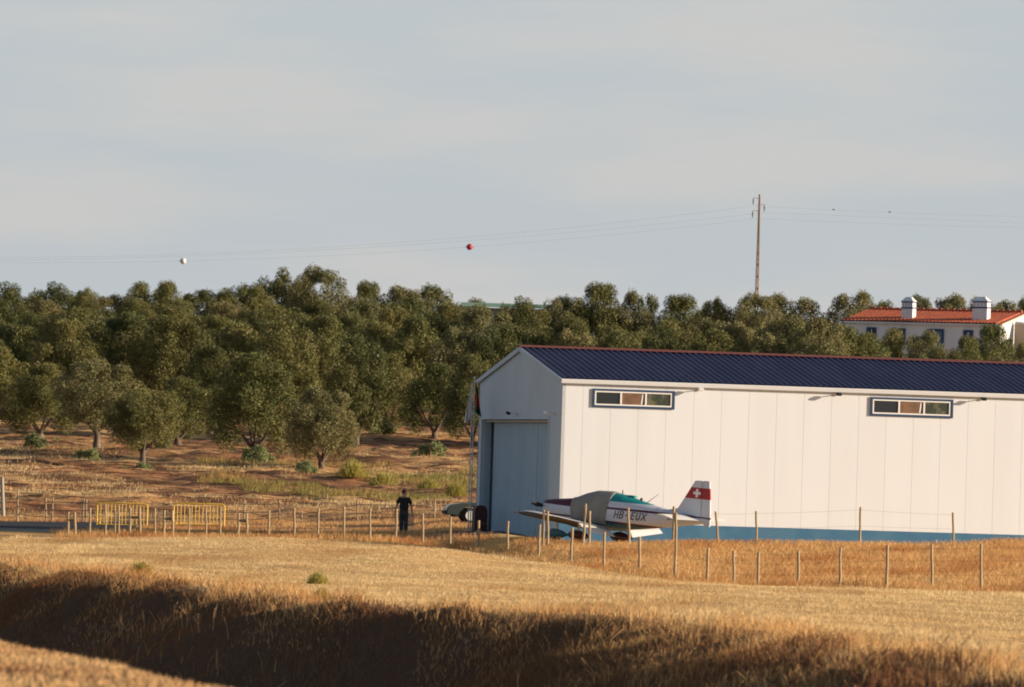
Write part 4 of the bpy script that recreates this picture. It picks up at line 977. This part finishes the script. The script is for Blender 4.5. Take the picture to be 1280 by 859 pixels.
def hopening(pxa, pxb, pt, h, name, glass=True):
    o_ = house.matrix_world.inverted(); a = o_ @ P(pxa, pt, HYd+2); c = o_ @ P(pxb, pt, HYd+2); z1 = a.z; w = abs(c.x-a.x); xc = (a.x+c.x)/2; z0 = z1-h
    mb = MB(); t = .14
    mb.box((xc, -.04, z1-t/2), (w, .1, t)); mb.box((xc-w/2+t/2, -.04, z0+(h-t)/2), (t, .098, h-t)); mb.box((xc+w/2-t/2, -.04, z0+(h-t)/2), (t, .098, h-t)); f_ = mb.build(name, M_blue, house)
    MB().box((xc, -.012, (z0+z1)/2-t/2), (w-2*t, .03, h-t)).build('leaf', newmat('blue_grey_leaf', (.10, .20, .28), .5) if glass else M_glass, f_)
    MB().box((xc, -.035, (z0+z1)/2-t/2), (.06, .03, h-t-.02)).build('mullion', M_alu, f_)
hopening(1160, 1184, 411, 2.2, 'door'); hopening(1108, 1128, 409.5, 1.1, 'window', False); hopening(1072, 1086, 408, 1.1, 'window', False); hopening(1212, 1226, 413, .9, 'window', False)
MB().box((.01, 1.6, hz(zev)-1.3), (.04, .8, .8)).build('window', M_glass, house)
# curved-top porch wall at the right end
pts = []; 
for i in range(13):
    t = i/12; pts.append((0.1+4.2*t, 2.2, hz(zev)+.12-1.9*t**1.7))
pts = [(0.1, 2.2, hz(zbase))]+pts+[(4.3, 2.2, hz(zbase))]
MB().prism(pts, (0, .35, 0)).build('porch_wall', M_stone, house)
mb = MB(); mb.tube([Vector(p)+Vector((0, .17, .06)) for p in pts[1:-1]], .1, 8); mb.build('porch_coping', M_hw, house, smooth=60)

# green shed roof on the skyline
sp = on_ground(578, 738); z1 = P(578, 376.5, 738).z; xe_ = P(742, 380, 738).x-P(578, 377, 738).x
shed = empty('long_shed', sp); M_sg = newmat('pale_green_sheet', (.22, .42, .32), .6, noise=(.6, (.28, .46, .36), .4, .6, (1, 1, 1))); hs = z1-sp.z
tag(shed, 'long low shed with pale green roof showing between skyline trees', 'shed')
MB().box((xe_/2, 4, hs/2-.6), (xe_-.3, 7.4, hs-.1+.4)).build('wall', newmat('shed_wall', (.28, .30, .25), .9), shed)
mb = MB(); mb.prism([(-.2, -.3, hs-.10), (-.2, 4, hs), (-.2, 8.3, hs-.10), (-.2, 8.3, hs-.2), (-.2, 4, hs-.1), (-.2, -.3, hs-.40)], (xe_+.4, 0, 0)); mb.build('roof', M_sg, shed)

# ------------------------------------------------------------------ utility pole, wires, balls
UY = 735.0; ub = on_ground(943.2, UY); ut = P(949.6, 243, UY); pole = empty('utility_pole', ub)
M_conc = newmat('weathered_pole', (.26, .17, .12), .9, noise=(.7, (.34, .24, .18), .4, .6, (1, 1, .2)))
tp = ut-ub
mb = MB()
for s_ in (-1, 1):
    mb.tube([Vector((s_*.15, 0, -.5)), Vector((s_*.15, 0, -.5)).lerp(tp, .6)+Vector((s_*.02, 0, 0)), tp+Vector((s_*.03, 0, 0))], [.075, .06, .045], 4)
for i in range(16): t = i/16; c = tp*t; mb.box((c.x, 0, c.z), (.30*(1-t)+.06, .08, .18))
mb.build('pole_shaft', M_conc, pole)
att = []
for (dx, dy_) in ((-9, 248), (7.5, 256), (-9.5, 264)):
    z = P(949, dy_, UY).z-ub.z; cx = tp.x*(z/tp.z); xx_ = dx/F*UY*.85
    arm = MB().tube([(cx, 0, z), (cx+xx_, 0, z+.03)], .028, 6).build('cross_arm', newmat('pale_arm', (.55, .55, .52), .7), pole)
    MB().tube([(cx+xx_, 0, z), (cx+xx_, 0, z-.15), (cx+xx_, 0, z-.3), (cx+xx_, 0, z-.55)], [.02, .055, .055, .015], 8).build('insulator', newmat('insulator', (.16, .15, .15), .4), pole)
    att.append(ub+Vector((cx+xx_, 0, z-.6)))
tag(pole, 'tall tapering twin leg power pole rising behind the skyline trees', 'power pole')
M_pw = newmat('power_cable', (.50, .52, .54), .5)
def cable(pa, pts_px, lab):
    """cable from an insulator through photo points at the pole's depth (quadratic sag)"""
    xs2 = [proj(pa)[0]]+[p[0] for p in pts_px]; ys2 = [proj(pa)[1]]+[p[1] for p in pts_px]; co = np.polyfit(xs2, ys2, 2)
    a, c = xs2[0], xs2[-1]; line = []
    for i in range(41):
        x = a+(c-a)*i/40; y = np.polyval(co, x); line.append(P(x, y, UY))
    line[0] = pa; o = MB().tube([p-pa for p in line], .005, 4, cap=False).build('power_cable', M_pw); o.location = pa; tag(o, lab, 'power cable', 'overhead power cables'); return co
co1 = cable(att[2], [(587, 310), (229, 325), (-60, 328)], 'lowest thin cable left of the pole carrying two marker balls')
cable(att[0], [(587, 296), (229, 318), (-60, 322)], 'topmost thin cable running left from the pole')
cable(att[1], [(640, 296), (229, 321), (-60, 325)], 'middle thin cable running left from the pole')
co2 = cable(att[0], [(1042, 262), (1112, 266), (1340, 272)], 'topmost thin cable running right from the pole')
cable(att[1], [(1042, 268), (1112, 273), (1340, 281)], 'middle thin cable running right from the pole')
cable(att[2], [(1042, 276), (1112, 281), (1340, 286)], 'lowest thin cable running right from the pole')
def ball(px, co, d, mat, lab, name='marker_ball'):
    p = P(px, float(np.polyval(co, px)), UY); e = empty(name, p); n = 16
    rings = [[Vector((d*math.cos(a)*math.cos(t), d*math.cos(a)*math.sin(t), d*math.sin(a))) for t in [2*math.pi*k/n for k in range(n)]] for a in [-math.pi/2+.01+(math.pi-.02)*i/10 for i in range(11)]]
    MB().loft(rings).build('ball_shell', mat, e, smooth=True); MB().tube([(-d*1.3, 0, 0), (d*1.3, 0, 0)], .03, 6).build('clamp', M_dark, e)
    tag(e, lab, 'marker ball', 'aircraft marker balls on the cables')
ball(229, co1, .24, newmat('white_ball', (.75, .73, .70), .5), 'white marker ball on the cable above the left trees')
ball(587, co1, .24, newmat('red_ball', (.42, .03, .05), .5), 'red marker ball on the cable left of the pole')
for px, lab in ((1042, 'left small dark marker clipped on the cable right of the pole'), (1112, 'right small dark marker clipped on the cable above the tiled house')):
    p = P(px, float(np.polyval(co2, px)), UY); o = MB().tube([(-.10, 0, .02), (-.04, 0, .04), (.04, 0, .02), (.11, 0, 0)], [.012, .045, .035, .01], 8).build('cable_marker', M_dark); o.location = p; tag(o, lab, 'cable marker', 'small dark markers on the right cables')

# ------------------------------------------------------------------ light and sky
SE, ALPHA = R(11.5), R(9)      # sun from the right, slightly on the camera's side
sd = Vector((math.cos(ALPHA)*math.cos(SE), -math.sin(ALPHA)*math.cos(SE), math.sin(SE)))
ld = bpy.data.lights.new('sun', 'SUN'); ld.energy = 5.0; ld.angle = R(.5); ld.color = (1, .81, .60)
lo_ = bpy.data.objects.new('sun', ld); COL.objects.link(lo_); lo_.rotation_euler = sd.to_track_quat('Z', 'Y').to_euler(); lo_.location = sd*300
w = bpy.data.worlds.new('World'); sc.world = w; w.use_nodes = True; nt = w.node_tree; N = nt.nodes.new; L = nt.links.new
bg = nt.nodes['Background']; sky = N('ShaderNodeTexSky'); sky.sky_type = 'NISHITA'; sky.sun_disc = False; sky.sun_elevation = SE
sky.sun_rotation = math.atan2(sd.x, sd.y); sky.air_density = 1.0; sky.dust_density = 1.5; sky.ozone_density = 1.5
tc = N('ShaderNodeTexCoord'); 
def sn(scale, st, lo, hi):
    mp = N('ShaderNodeMapping'); mp.inputs['Scale'].default_value = st; L(tc.outputs['Generated'], mp.inputs[0])
    n = N('ShaderNodeTexNoise'); n.inputs['Scale'].default_value = scale; n.inputs['Detail'].default_value = 5; n.inputs['Roughness'].default_value = .5; L(mp.outputs[0], n.inputs['Vector'])
    r = N('ShaderNodeMapRange'); r.interpolation_type = 'SMOOTHSTEP'; r.inputs[1].default_value = lo; r.inputs[2].default_value = hi; L(n.outputs['Fac'], r.inputs[0]); return r.outputs[0]
veil = N('ShaderNodeMix'); veil.data_type = 'RGBA'; L(sky.outputs[0], veil.inputs[6])
cc = N('ShaderNodeMix'); cc.data_type = 'RGBA'; cc.inputs[6].default_value = (5.05, 5.5, 5.9, 1); cc.inputs[7].default_value = (5.8, 5.8, 5.8, 1)
L(sn(22, (1, 1, 5.5), .40, .68), cc.inputs[0]); L(cc.outputs[2], veil.inputs[7])
sz = N('ShaderNodeSeparateXYZ'); L(tc.outputs['Generated'], sz.inputs[0])
vf = N('ShaderNodeMapRange'); vf.interpolation_type = 'SMOOTHSTEP'; vf.inputs[1].default_value = .10; vf.inputs[2].default_value = .42; vf.inputs[3].default_value = .86; vf.inputs[4].default_value = .06
L(sz.outputs['Z'], vf.inputs[0]); L(vf.outputs[0], veil.inputs[0])
L(veil.outputs[2], bg.inputs['Color']); bg.inputs['Strength'].default_value = .073
sc.view_settings.view_transform = 'Standard'; sc.view_settings.look = 'None'; sc.view_settings.gamma = 1; sc.view_settings.exposure = 0.6
sc.cycles.max_bounces = 5; sc.cycles.diffuse_bounces = 3; sc.cycles.transparent_max_bounces = 4; sc.cycles.filter_width = 1.9
